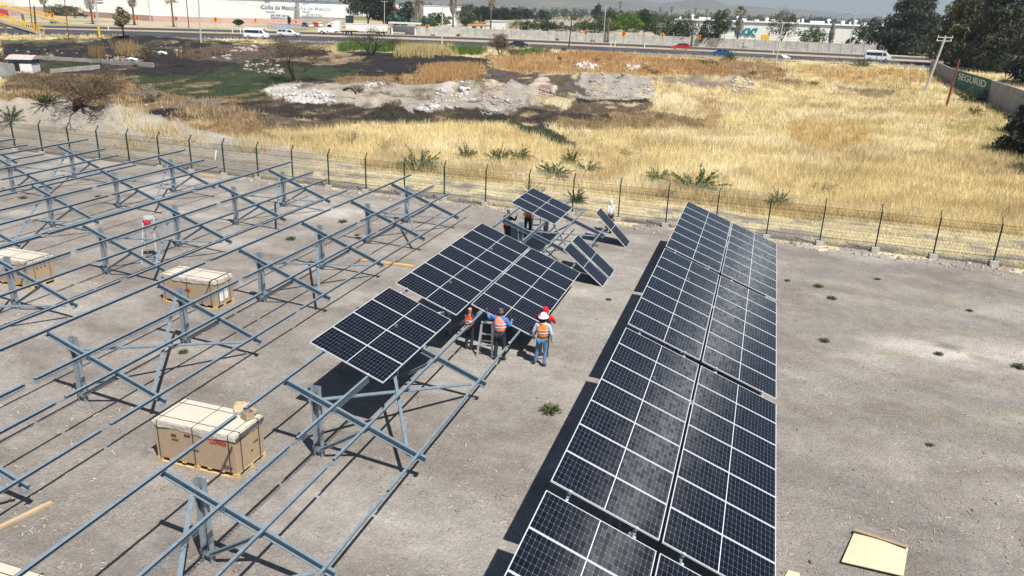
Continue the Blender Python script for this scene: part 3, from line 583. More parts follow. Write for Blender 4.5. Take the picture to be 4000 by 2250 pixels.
# ---------------------------------------------------------------- wrapped pallets of modules
def pallet(x0, x1, y0, y1, h, label, logo=(.0, .0), small=False, note=False):
    r = empty('module_pallet', ((x0+x1)/2, (y0+y1)/2, 0), 0, label, 'wrapped pallet', 'shrink-wrapped pallets of boxed modules'); L, W_ = x1-x0, y1-y0
    b = MB()
    for yy in (-W_/2+.05, 0, W_/2-.05): b.box((0, yy, .012), (L, .10, .022))
    for k in range(7): b.box((-L/2+.06+k*(L-.12)/6, 0, .122), (.11, W_, .02))
    for xx in (-L/2+.07, 0, L/2-.07):
        for yy in (-W_/2+.05, 0, W_/2-.05): b.box((xx, yy, .067), (.14, .10, .088))
    b.build('pallet_base', M['pallet'], r)
    b = MB(); b.box((0, 0, .133+(h-.19)/2), (L-.03, W_-.03, h-.19)); b.build('carton', M['kraft'], r, bevel=.008)
    # lid board with a creased film skirt
    zt = h-.055; n = 44; rng = random.Random(int(abs(x0)*10)); ring = []
    per = [(-L/2, -W_/2), (L/2, -W_/2), (L/2, W_/2), (-L/2, W_/2)]
    for e in range(4):
        a, c = per[e], per[(e+1) % 4]
        for k in range(n//4): t = k/(n//4); ring.append((a[0]+(c[0]-a[0])*t, a[1]+(c[1]-a[1])*t, t))
    vs = []; m_ = len(ring)
    for i, (x, y, t) in enumerate(ring): vs.append((x*.985, y*.985, h))
    for i, (x, y, t) in enumerate(ring): vs.append((x*1.005+rng.uniform(-.008, .008), y*1.01+rng.uniform(-.008, .008), h-.05))
    for i, (x, y, t) in enumerate(ring): o_ = 1.012 if t > .02 else 1.03; vs.append((x*o_+rng.uniform(-.012, .012), y*o_+rng.uniform(-.015, .015), h-.11-.05*math.sin(t*math.pi)-rng.uniform(0, .05)))
    fs = [(j*m_+i, j*m_+(i+1) % m_, (j+1)*m_+(i+1) % m_, (j+1)*m_+i) for j in range(2) for i in range(m_)]
    b = MB(); b.add(vs, fs); b.build('film_skirt', M['film'], r)
    b = MB(); b.box((0, 0, h-.02), (L*.975, W_*.975, .05)); b.build('lid', M['lid'], r, bevel=.01)
    b = MB()
    for xx in (-L*.44, 0, L*.43):
        for s in (-1, 1): b.box((xx, s*(W_/2+.018), h/2+.06), (.016, .006, h-.10))
        b.box((xx, 0, h+.008), (.016, W_+.03, .004))
    for yy in (-W_*.32, W_*.30):
        for s in (-1, 1): b.box((s*(L/2+.018), yy, h/2+.06), (.006, .016, h-.10))
        b.box((0, yy, h+.013), (L+.03, .016, .004))
    b.build('strapping', M['strap'], r)
    F = Matrix.Rotation(R_(90), 4, 'X')
    T4 = lambda x, z: Matrix.Translation((x, -W_/2+.008, z)) @ F
    text('LONGi', .155, T4(logo[0]*L, logo[1]*h), M['txtred'], r, bold=.001, sx=.95 if not small else .8)
    SR = lambda y, z: Matrix.Translation((L/2-.008, y, z)) @ Matrix.Rotation(R_(90), 4, 'Z') @ F
    return r, L, W_, T4, SR
r, L, W_, T4, SR = pallet(-10.1, -7.78, -24.0, -22.88, 1.16, 'wrapped brown pallet box nearest the camera, two small open cartons on its cream lid', (.30, .78))
for s_, x, z, k in (('CE', .86, .27, .12), ('O', .99, .27, .10), ('IIIIII', -.58, .83, .10), ('IIIIIIIII', -.18, .90, .08), ('MODULES', .0, .55, .05), ('FRAGILE', -.55, .72, .05)): text(s_, k, T4(x, z), M['txtgrey'], r)
for s_, y, z, k in (('o o m', -.25, .98, .10), ('HI-MO', .22, .62, .06), ('540', .05, .45, .05)): text(s_, k, SR(y, z), M['txtgrey'], r)
r, L, W_, T4, SR = pallet(-17.52, -15.16, -15.26, -14.22, 1.10, 'wrapped pallet box amid the bare racks with white delivery sheets on its end', (-.05, .55))
text('IIIIIIIII', .12, T4(-.72, .34), M['txtgrey'], r)
b = MB(); b.box((L/2+.004, -.18, .42), (.006, .2, .36)); b.build('delivery_sheet', M['white'], r); b = MB(); b.box((L/2+.004, .10, .46), (.006, .2, .40)); b.build('delivery_sheet', M['white'], r)
r, L, W_, T4, SR = pallet(-25.05, -22.78, -16.18, -15.06, 1.12, 'wrapped pallet box at the left edge of the photo behind a rack post', (.32, .74), True)
for y in (-.2, -.02, .15): text('o', .13, SR(y, .78), M['txtgrey'], r)
pallet(-10.1, -7.80, -30.15, -29.03, 1.2, 'cream lid of a pallet box at the bottom left corner of the photo', (0, .6))
for k, (x, y, a) in enumerate(((-8.38, -22.93, .3), (-7.98, -23.18, 1.2))):
    c = MB(); w_ = .22
    for q in ((0, w_/2, w_, .01), (0, -w_/2, w_, .01), (w_/2, 0, .01, w_), (-w_/2, 0, .01, w_)): c.box((q[0], q[1], .10), (q[2], q[3], .18))
    c.box((0, 0, .012), (w_, w_, .01)); c.box((w_/2+.05, 0, .17), (.11, w_, .008), M=Matrix.Rotation(-.5, 3, 'Y'))
    o = c.build('small_carton', M['kraftl'] if k == 0 else M['kraft']); o.location = (x, y, 1.178); o.rotation_euler = (0, 0, a)
    tag(o, ('pale orange open carton on the nearest pallet lid, farther one of the two', 'brown open carton with a white side on the nearest pallet lid, closer one')[k], 'carton', 'small cartons on the pallet lid')
# timber, cardboard and odds and ends on the ground
def plank(a, b_, w_, h, label, name='timber_beam', mt='lumber'):
    a = Vector(a); b_ = Vector(b_); m = MB(); d = b_-a; m.box((0, 0, 0), (d.length, w_, h)); o = m.build(name, M[mt], bevel=.006)
    o.location = (a+b_)/2+Vector((0, 0, h/2+.01)); o.rotation_euler = (0, -math.asin((b_.z-a.z)/d.length), math.atan2(d.y, d.x)); tag(o, label, 'timber'); return o
plank((-13.25, -8.0, 0), (-10.7, -7.92, 0), .10, .09, 'orange timber beam on the ground under the low rail of a bare rack')
plank((-11.9, -29.6, 0), (-11.0, -26.25, 0), .10, .08, 'pale timber beam on the ground at the left edge near the bottom', mt='tan')
plank((-30.9, 3.5, 0), (-29.85, 3.56, 0), .10, .09, 'short brown timber beam lying near the fence behind the bare racks')
plank((-33.9, 9.0, .5), (-33.2, 7.9, .05), .07, .04, 'white stick lying on the dirt bank outside the fence', 'white_stick', 'white')
plank((-21.0, 1.6, 0), (-20.95, 1.1, .35), .12, .03, 'short board propped on end by the fence foot, two bays from a rack end', 'propped_board', 'kraftl')
def sheet(cs, name, label, mt='kraftl', th=.02, lift=.03):
    m = MB(); n = len(cs); vs = [(x, y, z+lift) for x, y, z in cs]+[(x, y, z+lift+th) for x, y, z in cs]
    m.add(vs, [tuple(range(n))[::-1], tuple(range(n, 2*n))]+[(i, (i+1) % n, n+(i+1) % n, n+i) for i in range(n)]); o = m.build(name, M[mt])
    tag(o, label, 'cardboard'); return o
rt = empty('cardboard_sheet', (6.4, -21.6, 0), 0, 'large pale flattened cardboard sheet lying on the ground at bottom right', 'cardboard')
def P0(x, y): q = P(x, y, zz=0.0); return (q.x, q.y)
q1, q2, q3, q4 = P0(3338, 2081), P0(3545, 2148), P0(3526, 2262), P0(3285, 2206)
m = MB(); n_ = 6; grid = []
for i in range(n_+1):
    for j in range(n_+1):
        u, v = i/n_, j/n_; x = (q1[0]*(1-u)+q2[0]*u)*(1-v)+(q4[0]*(1-u)+q3[0]*u)*v; y = (q1[1]*(1-u)+q2[1]*u)*(1-v)+(q4[1]*(1-u)+q3[1]*u)*v
        grid.append((x-6.4, y+21.6, .06+.05*math.sin(u*3.1)*(1-v)+.03*v))
m.add(grid, [(i*(n_+1)+j, (i+1)*(n_+1)+j, (i+1)*(n_+1)+j+1, i*(n_+1)+j+1) for i in range(n_) for j in range(n_)]); o = m.build('board', M['kraftl'], rt); s_ = o.modifiers.new('s', 'SOLIDIFY'); s_.thickness = .02
d1 = Vector((q2[0]-q1[0], q2[1]-q1[1], 0)); m = MB(); a = Vector((q1[0]-6.4, q1[1]+21.6, .10)); up_ = Vector((-d1.y, d1.x, 0)).normalized()
m.add([a, a+d1, a+d1+up_*-.14+Vector((0, 0, .04)), a+up_*-.14+Vector((0, 0, .04))], [(0, 1, 2, 3)]); o = m.build('folded_flap', M['kraft'], rt); o.modifiers.new('s', 'SOLIDIFY').thickness = .012
q = [P0(*c) for c in ((3062, 2262), (3078, 2234), (3123, 2246), (3120, 2275))]; sheet([(a, b_, 0) for a, b_ in q], 'cardboard_scrap', 'small cardboard scrap at the bottom edge, left of the large sheet')
q = [P0(*c) for c in ((3192, 975), (3227, 974), (3233, 984), (3197, 986))]; sheet([(a, b_, 0) for a, b_ in q], 'concrete_slab_piece', 'pale flat slab on the ground beside a fence footing right of the panels', 'lid')
# husks, splinters and chaff strewn over the bare earth: uncountable
r_ = np.random.default_rng(5); n = 9000; px = r_.uniform(-100, 4100, n); py = r_.uniform(620, 2300, n)*1.0; X, Y, z = unproj(px, py, zz=0.0); ok = Y < yfence(X)-.6; X, Y = X[ok], Y[ok]; n = len(X)
kx = fbm(X/2, Y/2, 91); ok = r_.uniform(0, 1, n) < sstep((kx-.40)*6); X, Y = X[ok], Y[ok]; n = len(X)
ln = r_.uniform(.012, .045, n)*r_.choice([1, 1, 1, 1, 2.0], n); wd = r_.uniform(.005, .012, n); a = r_.uniform(0, 6.28, n); z = H(X, Y)+r_.uniform(.008, .02, n)
dx = np.stack([np.cos(a)*ln, np.sin(a)*ln, r_.uniform(-.2, .3, n)*ln], -1); dy = np.stack([-np.sin(a)*wd, np.cos(a)*wd, 0*a+.004], -1); c0 = np.stack([X, Y, z], -1)
bend = np.stack([-np.sin(a), np.cos(a), 0*a], -1)*(ln*r_.uniform(-.4, .4, n))[:, None]
co = np.stack([c0-dx-dy, c0-dx+dy, c0+bend+dy, c0+bend-dy, c0+dx+dy, c0+dx-dy], 1).reshape(-1, 3); b6 = np.arange(n)[:, None]*6
fc = np.concatenate([b6+np.array([[0, 3, 2, 1]]), b6+np.array([[3, 5, 4, 2]])]); t = r_.uniform(0, 1, n)[:, None]; cl = np.array((.52, .45, .35))*t+np.array((.28, .23, .18))*(1-t)
tag(mkmesh('straw_litter', co, fc, M['rock'], col=np.repeat(cl, 6, 0)), 'pale husks and splinters strewn over the bare grey earth', 'litter', kind='stuff')
r_ = np.random.default_rng(15); pp = []
px = r_.uniform(-100, 4100, 3600); py = r_.uniform(700, 2300, 3600); X, Y, z = unproj(px, py, zz=0.0); kk = (Y < yfence(X)-.8) & (fbm(X/1.6, Y/1.6, 93) > .5)
rocks('earth_clods', list(zip(X[kk].tolist(), Y[kk].tolist())), 'small dark clods and pebbles scattered over the bare earth', 'clods', sz=(.012, .035), colr=((.36, .32, .28), (.20, .17, .145)), seed=8)
# small weeds on the bare ground and scrub outside
def weed_mesh(seed, n=90, R=.45, h=.28, c1=(.07, .10, .03), c2=(.20, .22, .10), w=.018, curl=.3):
    r = np.random.default_rng(seed); a = r.uniform(0, 6.28, n); rad = R*np.sqrt(r.uniform(.02, 1, n)); k = 5; V = []; Fc = []; C = []
    for i in range(n):
        d = np.array([math.cos(a[i]), math.sin(a[i])]); t0 = r.uniform(0, .35)*rad[i]; side = np.array([-d[1], d[0]]); zt = h*(1-.55*rad[i]/R)*r.uniform(.5, 1.2); cc_ = np.array(c1)*(1-r.random())+np.array(c2)*r.random()*.9
        pts = []
        for q in range(k): s = q/(k-1); p = d*(t0+(rad[i]-t0)*s)+side*curl*rad[i]*math.sin(s*3)*r.uniform(-.3, .3); pts.append((p[0], p[1], zt*math.sin(s*2.3)+.01))
        for q in range(k-1):
            for rep in range(2):
                p = np.array(pts[q])*.5+np.array(pts[q+1])*.5+r.normal(0, .02*R*2, 3); p2 = p+np.array([*(d*rad[i]*.3), h*.12])+r.normal(0, .05*R, 3); sd = np.array([*side, r.uniform(-.5, .5)])*w*r.uniform(.6, 1.6); b = len(V); V += [p-sd, p+sd, p2]; Fc.append((b, b+1, b+2)); C += [cc_*r.uniform(.7, 1.3)]*3
    return np.array(V), np.array(Fc), np.array(C)
def weed_obj(name, seed, **k):
    V, Fc, C = weed_mesh(seed, **k); o = mkmesh(name, V, Fc, M['leaf'], col=np.clip(C, 0, 1)); me = o.data; bpy.data.objects.remove(o); return me
WM = [weed_obj('weed_tuft', s, n=70, R=.42, h=.2) for s in (1, 2)]
for i, (x, y, s, lb) in enumerate(((1340, 868, .9, 'between the racks, near the farthest bare rack ends'), (1137, 935, .9, 'between two bare rows, left of the timber beam'), (2150, 1607, 1.1, 'in the lane left of the nearest full panels'), (2378, 1172, .45, 'tiny, in the lane beside the second panel table'),
    (3075, 1098, .5, 'just right of the far panels by a fence footing'), (3197, 1120, .75, 'first of a line right of the panels'), (3250, 1168, .75, 'second of a line right of the panels'), (3428, 1092, .5, 'farthest right, near the fence'), (3220, 1333, .7, 'alone on grey earth right of the third table'),
    (3665, 1385, .6, 'on the right part of the bare earth, below the pale patch'), (3985, 1438, .9, 'at the right edge of the photo'), (3632, 1740, .4, 'tiny, alone on the lower right earth'), (3787, 1215, .5, 'on the pale dusty patch at right'), (90, 775, .8, 'among the bare racks at far left'), (385, 770, .7, 'under the third bare row at left'), (1395, 920, .5, 'in the shadow of a post at the nearer row end'), (1400, 1205, .35, 'at the foot of the high edge of the middle panels'), (715, 1378, .6, 'at the foot of a brace behind the near pallet'))):
    q = P(x, y, zz=0.0); o = link('weed_tuft', WM[i % 2], None, q); s *= .72; o.scale = (s, s, s); o.rotation_euler = (0, 0, i*1.7); tag(o, 'low green weed '+lb, 'weed', 'green weeds on the bare earth')
# ---------------------------------------------------------------- step ladders
def stepladder(loc, rz, h, steps, label, wbot=.5, wtop=.34, spread=.55, mt='alu2'):
    r = empty('step_ladder', loc, rz, label, 'ladder'); b = MB()
    for s in (-1, 1): b.bar((s*wbot/2, -spread*.5, 0), (s*wtop/2, 0, h), .06, .03, up=(0, 1, 0))
    b.build('front_rails', M[mt], r); b = MB()
    for s in (-1, 1): b.bar((s*wbot*.52, spread*.5, 0), (s*wtop/2, .03, h-.03), .035, .03, up=(0, 1, 0))
    b.bar((-wbot*.46, spread*.32, h*.35), (wbot*.46, spread*.32, h*.35), .03, .03); b.build('rear_frame', M[mt], r)
    for k in range(steps):
        t = (k+1)/(steps+1); b = MB(); wd = wbot+(wtop-wbot)*t; b.box((0, -spread*.5*(1-t)+.02, h*t), (wd-.02, .09, .025)); b.build('tread', M[mt], r)
    b = MB(); b.box((0, .01, h), (wtop+.04, .14, .03)); b.build('top_cap', M[mt], r); return r
stepladder((-4.72, -15.12, 0), .12, 1.12, 2, 'small aluminium step ladder beside the worker in the pink vest')
stepladder((-21.45, -11.35, 0), .55, 1.85, 5, 'tall aluminium step ladder draped with a grey jacket among the bare racks', .62, .36, 1.3)
j = empty('draped_jacket', (-21.42, -11.33, 1.72), .55, 'crumpled grey jacket hanging over the top of the tall ladder', 'jacket')
def blob(name, mt, par, c, r3, seed, sub=2, amp=.25):
    bm = bmesh.new(); bmesh.ops.create_icosphere(bm, subdivisions=sub, radius=1)
    for v in bm.verts: k = 1+amp*(float(vn(v.co.x*2.3+seed, v.co.y*2.3+v.co.z*1.7, seed))-.5)*2; v.co = Vector((v.co.x*r3[0]*k+c[0], v.co.y*r3[1]*k+c[1], v.co.z*r3[2]*k+c[2]))
    me = bpy.data.meshes.new(name); bm.to_mesh(me); bm.free(); me.materials.append(mt); me.polygons.foreach_set('use_smooth', [True]*len(me.polygons)); o = bpy.data.objects.new(name, me); COL.objects.link(o); o.parent = par; return o
M['greycloth'] = mat('grey_cloth', (.36, .37, .36), .95, noise=.2, nscale=12); M['redcloth'] = mat('red_cloth', (.62, .02, .03), .9)
blob('body_cloth', M['greycloth'], j, (0, 0, .10), (.27, .20, .13), 3, amp=.5); blob('sleeve', M['greycloth'], j, (.2, -.06, -.12), (.08, .09, .26), 5, amp=.5); blob('lining', M['redcloth'], j, (-.07, -.1, -.07), (.15, .09, .14), 6, amp=.4)
# ---------------------------------------------------------------- people
for k, c in dict(skin=(.30, .16, .10), jeans=(.09, .20, .34), jeans2=(.025, .03, .04), blueshirt=(.08, .20, .55), paleshirt=(.42, .52, .66), hoodie=(.66, .68, .70), vestpink=(.85, .30, .20), vestor=(.90, .24, .03), vestred=(.62, .10, .02), redhood=(.72, .012, .03), navy=(.015, .02, .07), blackc=(.018, .018, .02), boot=(.10, .08, .07), bootb=(.16, .07, .03), beanie=(.07, .10, .09), helmet=(.85, .86, .86), glove=(.30, .20, .12), glovey=(.75, .65, .05), reflect=(.62, .66, .68), hair=(.02, .015, .01)).items():
    M[k] = mat(k+'_cloth', c, .35 if k == 'helmet' else .9, noise=.12, nscale=14)
def skin(name, V, E_, Rd, mt, par, root=0, sub=2, flat=None):
    me = bpy.data.meshes.new(name); me.from_pydata([tuple(v) for v in V], E_, []); me.materials.append(mt); o = bpy.data.objects.new(name, me); COL.objects.link(o); o.parent = par
    m = o.modifiers.new('skin', 'SKIN'); m.use_smooth_shade = True; m.branch_smoothing = .3
    for i, d in enumerate(me.skin_vertices[0].data): r = Rd[i]; d.radius = r if isinstance(r, tuple) else (r, r); d.use_root = (i == root)
    s = o.modifiers.new('sub', 'SUBSURF'); s.levels = sub; s.render_levels = sub; return o
DEF = dict(pel=(0, 0, .96), bel=(0, 0, 1.12), che=(0, 0, 1.34), nek=(0, 0, 1.50), hb=(0, .02, 1.57), hm=(0, .03, 1.66), ht=(0, .01, 1.74),
    shL=(-.19, 0, 1.43), elL=(-.25, -.03, 1.15), wrL=(-.25, .09, .92), shR=(.19, 0, 1.43), elR=(.25, -.03, 1.15), wrR=(.25, .09, .92),
    hiL=(-.10, 0, .90), knL=(-.11, .02, .50), anL=(-.11, -.02, .09), toL=(-.13, .15, .04), hiR=(.10, 0, .90), knR=(.11, .02, .50), anR=(.11, -.02, .09), toR=(.13, .15, .04))
def person(loc, rz, label, pose={}, top='blueshirt', legs='jeans', vest=None, hat=None, hatm=None, boots='boot', gloves=(None, None), stripe='reflect', group='workers and visitors on site', sc=1.0, extra=None):
    J = dict(DEF); J.update(pose); J = {k: Vector(v) for k, v in J.items()}
    r = empty('person', loc, rz, label, 'person', group); r.scale = (sc, sc, sc)
    V = []; E_ = []; Rd = []; ix = {}
    def add(k, p, rad, pr=None):
        ix[k] = len(V); V.append(Vector(p)); Rd.append(rad)
        if pr is not None: E_.append((ix[pr], ix[k]))
    add('pel', J['pel'], (.13, .10)); add('bel', J['bel'], (.125, .10), 'pel'); add('che', J['che'], (.15, .11), 'bel'); add('nek', J['nek'], .055, 'che'); add('hb', J['hb'], (.062, .072), 'nek'); add('hm', J['hm'], (.078, .092), 'hb'); add('ht', J['ht'], (.055, .065), 'hm')
    hf = (J['hm']-J['hb']).cross(Vector((1, 0, 0))).normalized(); hf = hf if hf.y > 0 else -hf
    add('nose', J['hm']+hf*.105-Vector((0, 0, .01)), .012, 'hm')
    for s, sg in (('L', -1), ('R', 1)):
        add('ear'+s, J['hm']+Vector((sg*.088, -.01, 0)), .012, 'hm')
        add('sh'+s, J['sh'+s], .058, 'che'); add('el'+s, J['el'+s], .042, 'sh'+s); add('wr'+s, J['wr'+s], .028, 'el'+s)
        d = (J['wr'+s]-J['el'+s]).normalized(); sd = d.cross(Vector((0, 1, 0))); sd = sd.normalized() if sd.length > .1 else Vector((1, 0, 0)); c_ = d.cross(sd).normalized(); c_ = c_ if c_.y > 0 else -c_
        add('pa'+s, J['wr'+s]+d*.06, (.034, .020), 'wr'+s)
        for f in range(4): q = J['wr'+s]+d*.095+sd*(f-1.5)*.020; k = 'f%d' % f+s; add(k, q, .010, 'pa'+s); add(k+'b', q+d*.035+c_*.014, .0085, k); add(k+'c', q+d*(.055-.006*abs(f-1))+c_*.036, .0075, k+'b')
        q = J['wr'+s]+d*.03-sd*sg*.038; add('t'+s, q, .011, 'pa'+s); add('tb'+s, q+d*.035-sd*sg*.012+c_*.012, .009, 't'+s)
        add('hi'+s, J['hi'+s], .085, 'pel'); add('kn'+s, J['kn'+s], .052, 'hi'+s); add('an'+s, J['an'+s], .036, 'kn'+s); add('to'+s, J['to'+s], .03, 'an'+s)
    skin('body', V, E_, Rd, M['skin'], r)
    # shirt, trousers
    def cloth(name, keys, edges, rad, mt): return skin(name, [J[k] if k in J else k for k in keys], edges, rad, M[mt], r, root=0)
    J['cuL'] = J['wrL']*.97+J['elL']*.03; J['cuR'] = J['wrR']*.97+J['elR']*.03; J['hem'] = J['pel']*.75+J['bel']*.25
    cloth('shirt', ['che', 'bel', 'hem', 'nek', 'shL', 'elL', 'cuL', 'shR', 'elR', 'cuR'], [(0, 1), (1, 2), (0, 3), (0, 4), (4, 5), (5, 6), (0, 7), (7, 8), (8, 9)], [(.18, .135), (.165, .135), (.165, .135), .062, .075, .056, .044, .075, .056, .044], top)
    cloth('trousers', ['pel', 'hiL', 'knL', 'anL', 'hiR', 'knR', 'anR'], [(0, 1), (1, 2), (2, 3), (0, 4), (4, 5), (5, 6)], [(.15, .115), .10, .072, .062, .10, .072, .062], legs)
    for s in 'LR':
        a, t = J['an'+s], J['to'+s]; skin('boot', [a+Vector((0, -.03, -.035)), (a+t)*.5+Vector((0, 0, -.03)), t, a+Vector((0, -.01, .05))], [(0, 1), (1, 2), (0, 3)], [(.045, .045), (.048, .042), (.04, .035), .05], M[boots], r)
    for s, g in zip('LR', gloves):
        if g: d = (J['wr'+s]-J['el'+s]).normalized(); skin('glove', [J['wr'+s]-d*.02, J['wr'+s]+d*.06, J['wr'+s]+d*.12+Vector((0, .02, 0))], [(0, 1), (1, 2)], [.045, (.052, .038), (.042, .03)], M[g], r)
    if vest:
        c0 = J['nek']-Vector((0, 0, .06)); c3 = J['pel']*.9+J['bel']*.1; sl_ = J['shL']*.72+c0*.28; sr_ = J['shR']*.72+c0*.28
        skin('vest', [J['che'], c0, J['bel'], c3, sl_, sr_], [(0, 1), (0, 2), (2, 3), (0, 4), (0, 5)], [(.215, .17), (.13, .12), (.205, .175), (.215, .175), (.10, .10), (.10, .10)], M[vest], r, root=0)
        for i, t in enumerate((.15, .62)):
            p = J['che']*(1-t)+J['bel']*t; q = p-(J['che']-J['bel']).normalized()*.04; b = MB(); n = 20; vs = []
            for pp_ in (p, q):
                for k in range(n): a = 2*math.pi*k/n; vs.append(pp_+Vector((math.cos(a)*(.216-.010*t), math.sin(a)*(.172-.0*t), 0)))
            b.add(vs, [(k, (k+1) % n, n+(k+1) % n, n+k) for k in range(n)]); b.build('reflective_band', M[stripe], r, smooth=True)
    hm = J['hm']; hd = (J['ht']-J['hb']).normalized(); R3 = hd.to_track_quat('Z', 'Y').to_matrix()
    if hat == 'helmet':
        b = MB(); n = 20; prof = [(.165, -.005), (.150, .008), (.122, .018), (.118, .06), (.098, .105), (.055, .135), (.0, .143)]; vs = [hm+R3 @ Vector((math.cos(2*math.pi*k/n)*rr_, math.sin(2*math.pi*k/n)*rr_*1.12, z_+.02)) for rr_, z_ in prof for k in range(n)]
        b.add(vs, [(j*n+k, j*n+(k+1) % n, (j+1)*n+(k+1) % n, (j+1)*n+k) for j in range(len(prof)-1) for k in range(n)]); o = b.build('hard_hat', M['helmet'], r, smooth=True)
        skin('neck_scarf', [J['nek'], J['hb']+Vector((0, -.02, 0)), hm+Vector((0, -.02, -.02))], [(0, 1), (1, 2)], [.085, .088, .095], M['navy'], r)
    if hat == 'beanie':
        skin('beanie', [hm+hd*.03, J['ht']+hd*.02], [(0, 1)], [(.098, .11), (.07, .08)], M['beanie'], r); skin('balaclava', [J['nek'], J['hb'], hm-hd*.01], [(0, 1), (1, 2)], [.075, .088, (.090, .10)], M['navy'], r)
    if hat == 'hood': skin('hood', [J['nek']-Vector((0, .02, 0)), J['hb']+Vector((0, -.02, 0)), hm+Vector((0, -.03, .02)), J['ht']+Vector((0, -.02, .02))], [(0, 1), (1, 2), (2, 3)], [.10, .10, (.11, .12), .08], M[hatm], r)
    if hat == 'cap': skin('cap', [hm+hd*.03, J['ht']+hd*.015], [(0, 1)], [(.092, .105), (.07, .075)], M[hatm], r)
    if extra: extra(r, J)
    return r
V3 = lambda a, b, c: (a, b, c)
person((-4.18, -15.42, 0), .10, 'worker in blue shirt, pink reflective vest and beanie holding the panel edge by the ladder', dict(elL=(-.36, .12, 1.32), wrL=(-.50, .30, 1.48), shL=(-.20, .02, 1.46), elR=(.30, .06, 1.18), wrR=(.30, .28, 1.26), anL=(-.12, -.02, .09), anR=(.15, .0, .09), toL=(-.14, .14, .04), toR=(.19, .16, .04), knR=(.14, .03, .5)), 'blueshirt', 'jeans2', 'vestpink', 'beanie', boots='bootb', sc=1.02, gloves=('blackc', None))
person((-2.80, -15.30, 0), .10, 'worker in white hard hat, orange vest and blue jeans walking beside the middle panels', dict(anL=(-.20, .02, .10), toL=(-.33, .10, .04), knL=(-.15, .07, .52), anR=(.10, -.06, .09), toR=(.15, .08, .04), knR=(.11, .03, .5), elL=(-.30, -.02, 1.15), wrL=(-.30, .12, .92), elR=(.29, -.04, 1.15), wrR=(.30, .08, .90)), 'paleshirt', 'jeans', 'vestor', 'helmet', gloves=('glove', 'glovey'))
person((-2.92, -14.62, 0), .05, 'worker in red hood and black vest half hidden behind the white hard hat', dict(elL=(-.30, .18, 1.25), wrL=(-.28, .40, 1.15), elR=(.28, .15, 1.22), wrR=(.24, .38, 1.10)), 'redhood', 'jeans2', 'blackc', 'hood', 'redhood', stripe='blackc', sc=1.0)
person((-5.38, -15.0, 0), -.1, 'worker in orange vest and pink cap standing under the middle panels, mostly hidden', dict(elL=(-.27, .12, 1.2), wrL=(-.22, .32, 1.3), elR=(.28, .1, 1.2), wrR=(.22, .32, 1.28)), 'navy', 'jeans2', 'vestred', 'cap', 'vestpink', sc=.84)
person((-7.52, -1.3, 0), .3, 'worker in orange vest under the raised three panels, right one of two', dict(elL=(-.30, .22, 1.30), wrL=(-.20, .35, 1.55), elR=(.30, .22, 1.30), wrR=(.20, .35, 1.55)), 'blackc', 'jeans2', 'vestred', 'cap', 'blackc', sc=1.02)
person((-8.0, -3.1, 0), -.5, 'worker in red-orange vest at the left end of the raised three panels', dict(elR=(.30, .20, 1.28), wrR=(.22, .36, 1.45)), 'navy', 'blackc', 'vestred', 'cap', 'navy', sc=1.0)
person((-3.90, 1.28, 0), 1.1, 'person in white hooded sweatshirt walking along the fence', dict(anL=(-.10, -.22, .10), toL=(-.11, -.08, .04), knL=(-.10, .0, .5), anR=(.10, .18, .09), toR=(.11, .35, .04), knR=(.10, .16, .52), wrL=(-.25, .06, .93), wrR=(.25, .06, .93)), 'hoodie', 'blackc', None, 'hood', 'hoodie', boots='blackc', sc=.97)
stepladder((-7.2, -.9, 0), .3, 1.5, 4, 'step ladder standing under the raised three panels', .5, .3, .8)
# ---------------------------------------------------------------- the highway
def strip(name, xs, f1, f2, z, mt, n=160, cols=None, kind='structure'):
    x = np.linspace(*xs, n); a = np.interp(x, *f1) if not callable(f1) else f1(x); b = np.interp(x, *f2) if not callable(f2) else f2(x)
    k = np.array([.03, .08, .14, .08, .03]); sm = lambda v: np.convolve(np.pad(v, 6, 'edge'), np.ones(13)/13, 'valid'); a = sm(a); b = sm(b)
    co = np.concatenate([np.stack([x, a, 0*x+z], -1), np.stack([x, b, 0*x+z], -1)]); i = np.arange(n-1); F = np.stack([i, i+1, i+1+n, i+n], -1)
    o = mkmesh(name, co, F, mt); tag(o, kind=kind); return o
M['asphalt'] = mat('asphalt', (.052, .054, .06), .9, noise=.18, nscale=.6); M['asphalt_edge'] = mat('worn_shoulder', (.20, .19, .195), .9, noise=.15, nscale=.5); M['paint'] = mat('lane_paint', (.62, .62, .60), .8, noise=.15)
fy = lambda t, o=0: (lambda x: np.interp(x, *t)+o)
strip('road_shoulder', (-300, 260), fy(YN, -9.5), fy(YN, -.2), ROADZ+.03, M['asphalt_edge'])
strip('road', (-300, 260), fy(YN, -.5), fy(YM1, -1.2), ROADZ+.05, M['asphalt'])
strip('far_carriageway', (-300, 260), fy(YM2), fy(YF), ROADZ+.05, M['asphalt'])
strip('far_shoulder', (-300, 260), fy(YF, -1.5), fy(YF, 3.5), ROADZ+.07, M['asphalt_edge'])
strip('edge_line', (-300, 260), fy(YN, .2), fy(YN, .5), ROADZ+.075, M['paint'])
strip('median_line', (-300, 260), fy(YM1, -2.1), fy(YM1, -1.8), ROADZ+.075, M['paint'])
dm = MB()
def roadpt(x, t, a=YN, b=YM1): return np.interp(x, *a)*(1-t)+np.interp(x, *b)*t
x = -290.
while x < 250:
    for xx in (x,): dm.add([(xx, roadpt(xx, .46), 0), (xx+7, roadpt(xx+7, .46), 0), (xx+7, roadpt(xx+7, .46)+.35, 0), (xx, roadpt(xx, .46)+.35, 0)], [(0, 1, 2, 3)])
    x += 15
o = dm.build('lane_dashes', M['paint'], M=Matrix.Translation((0, 0, ROADZ+.08))); tag(o, kind='structure')
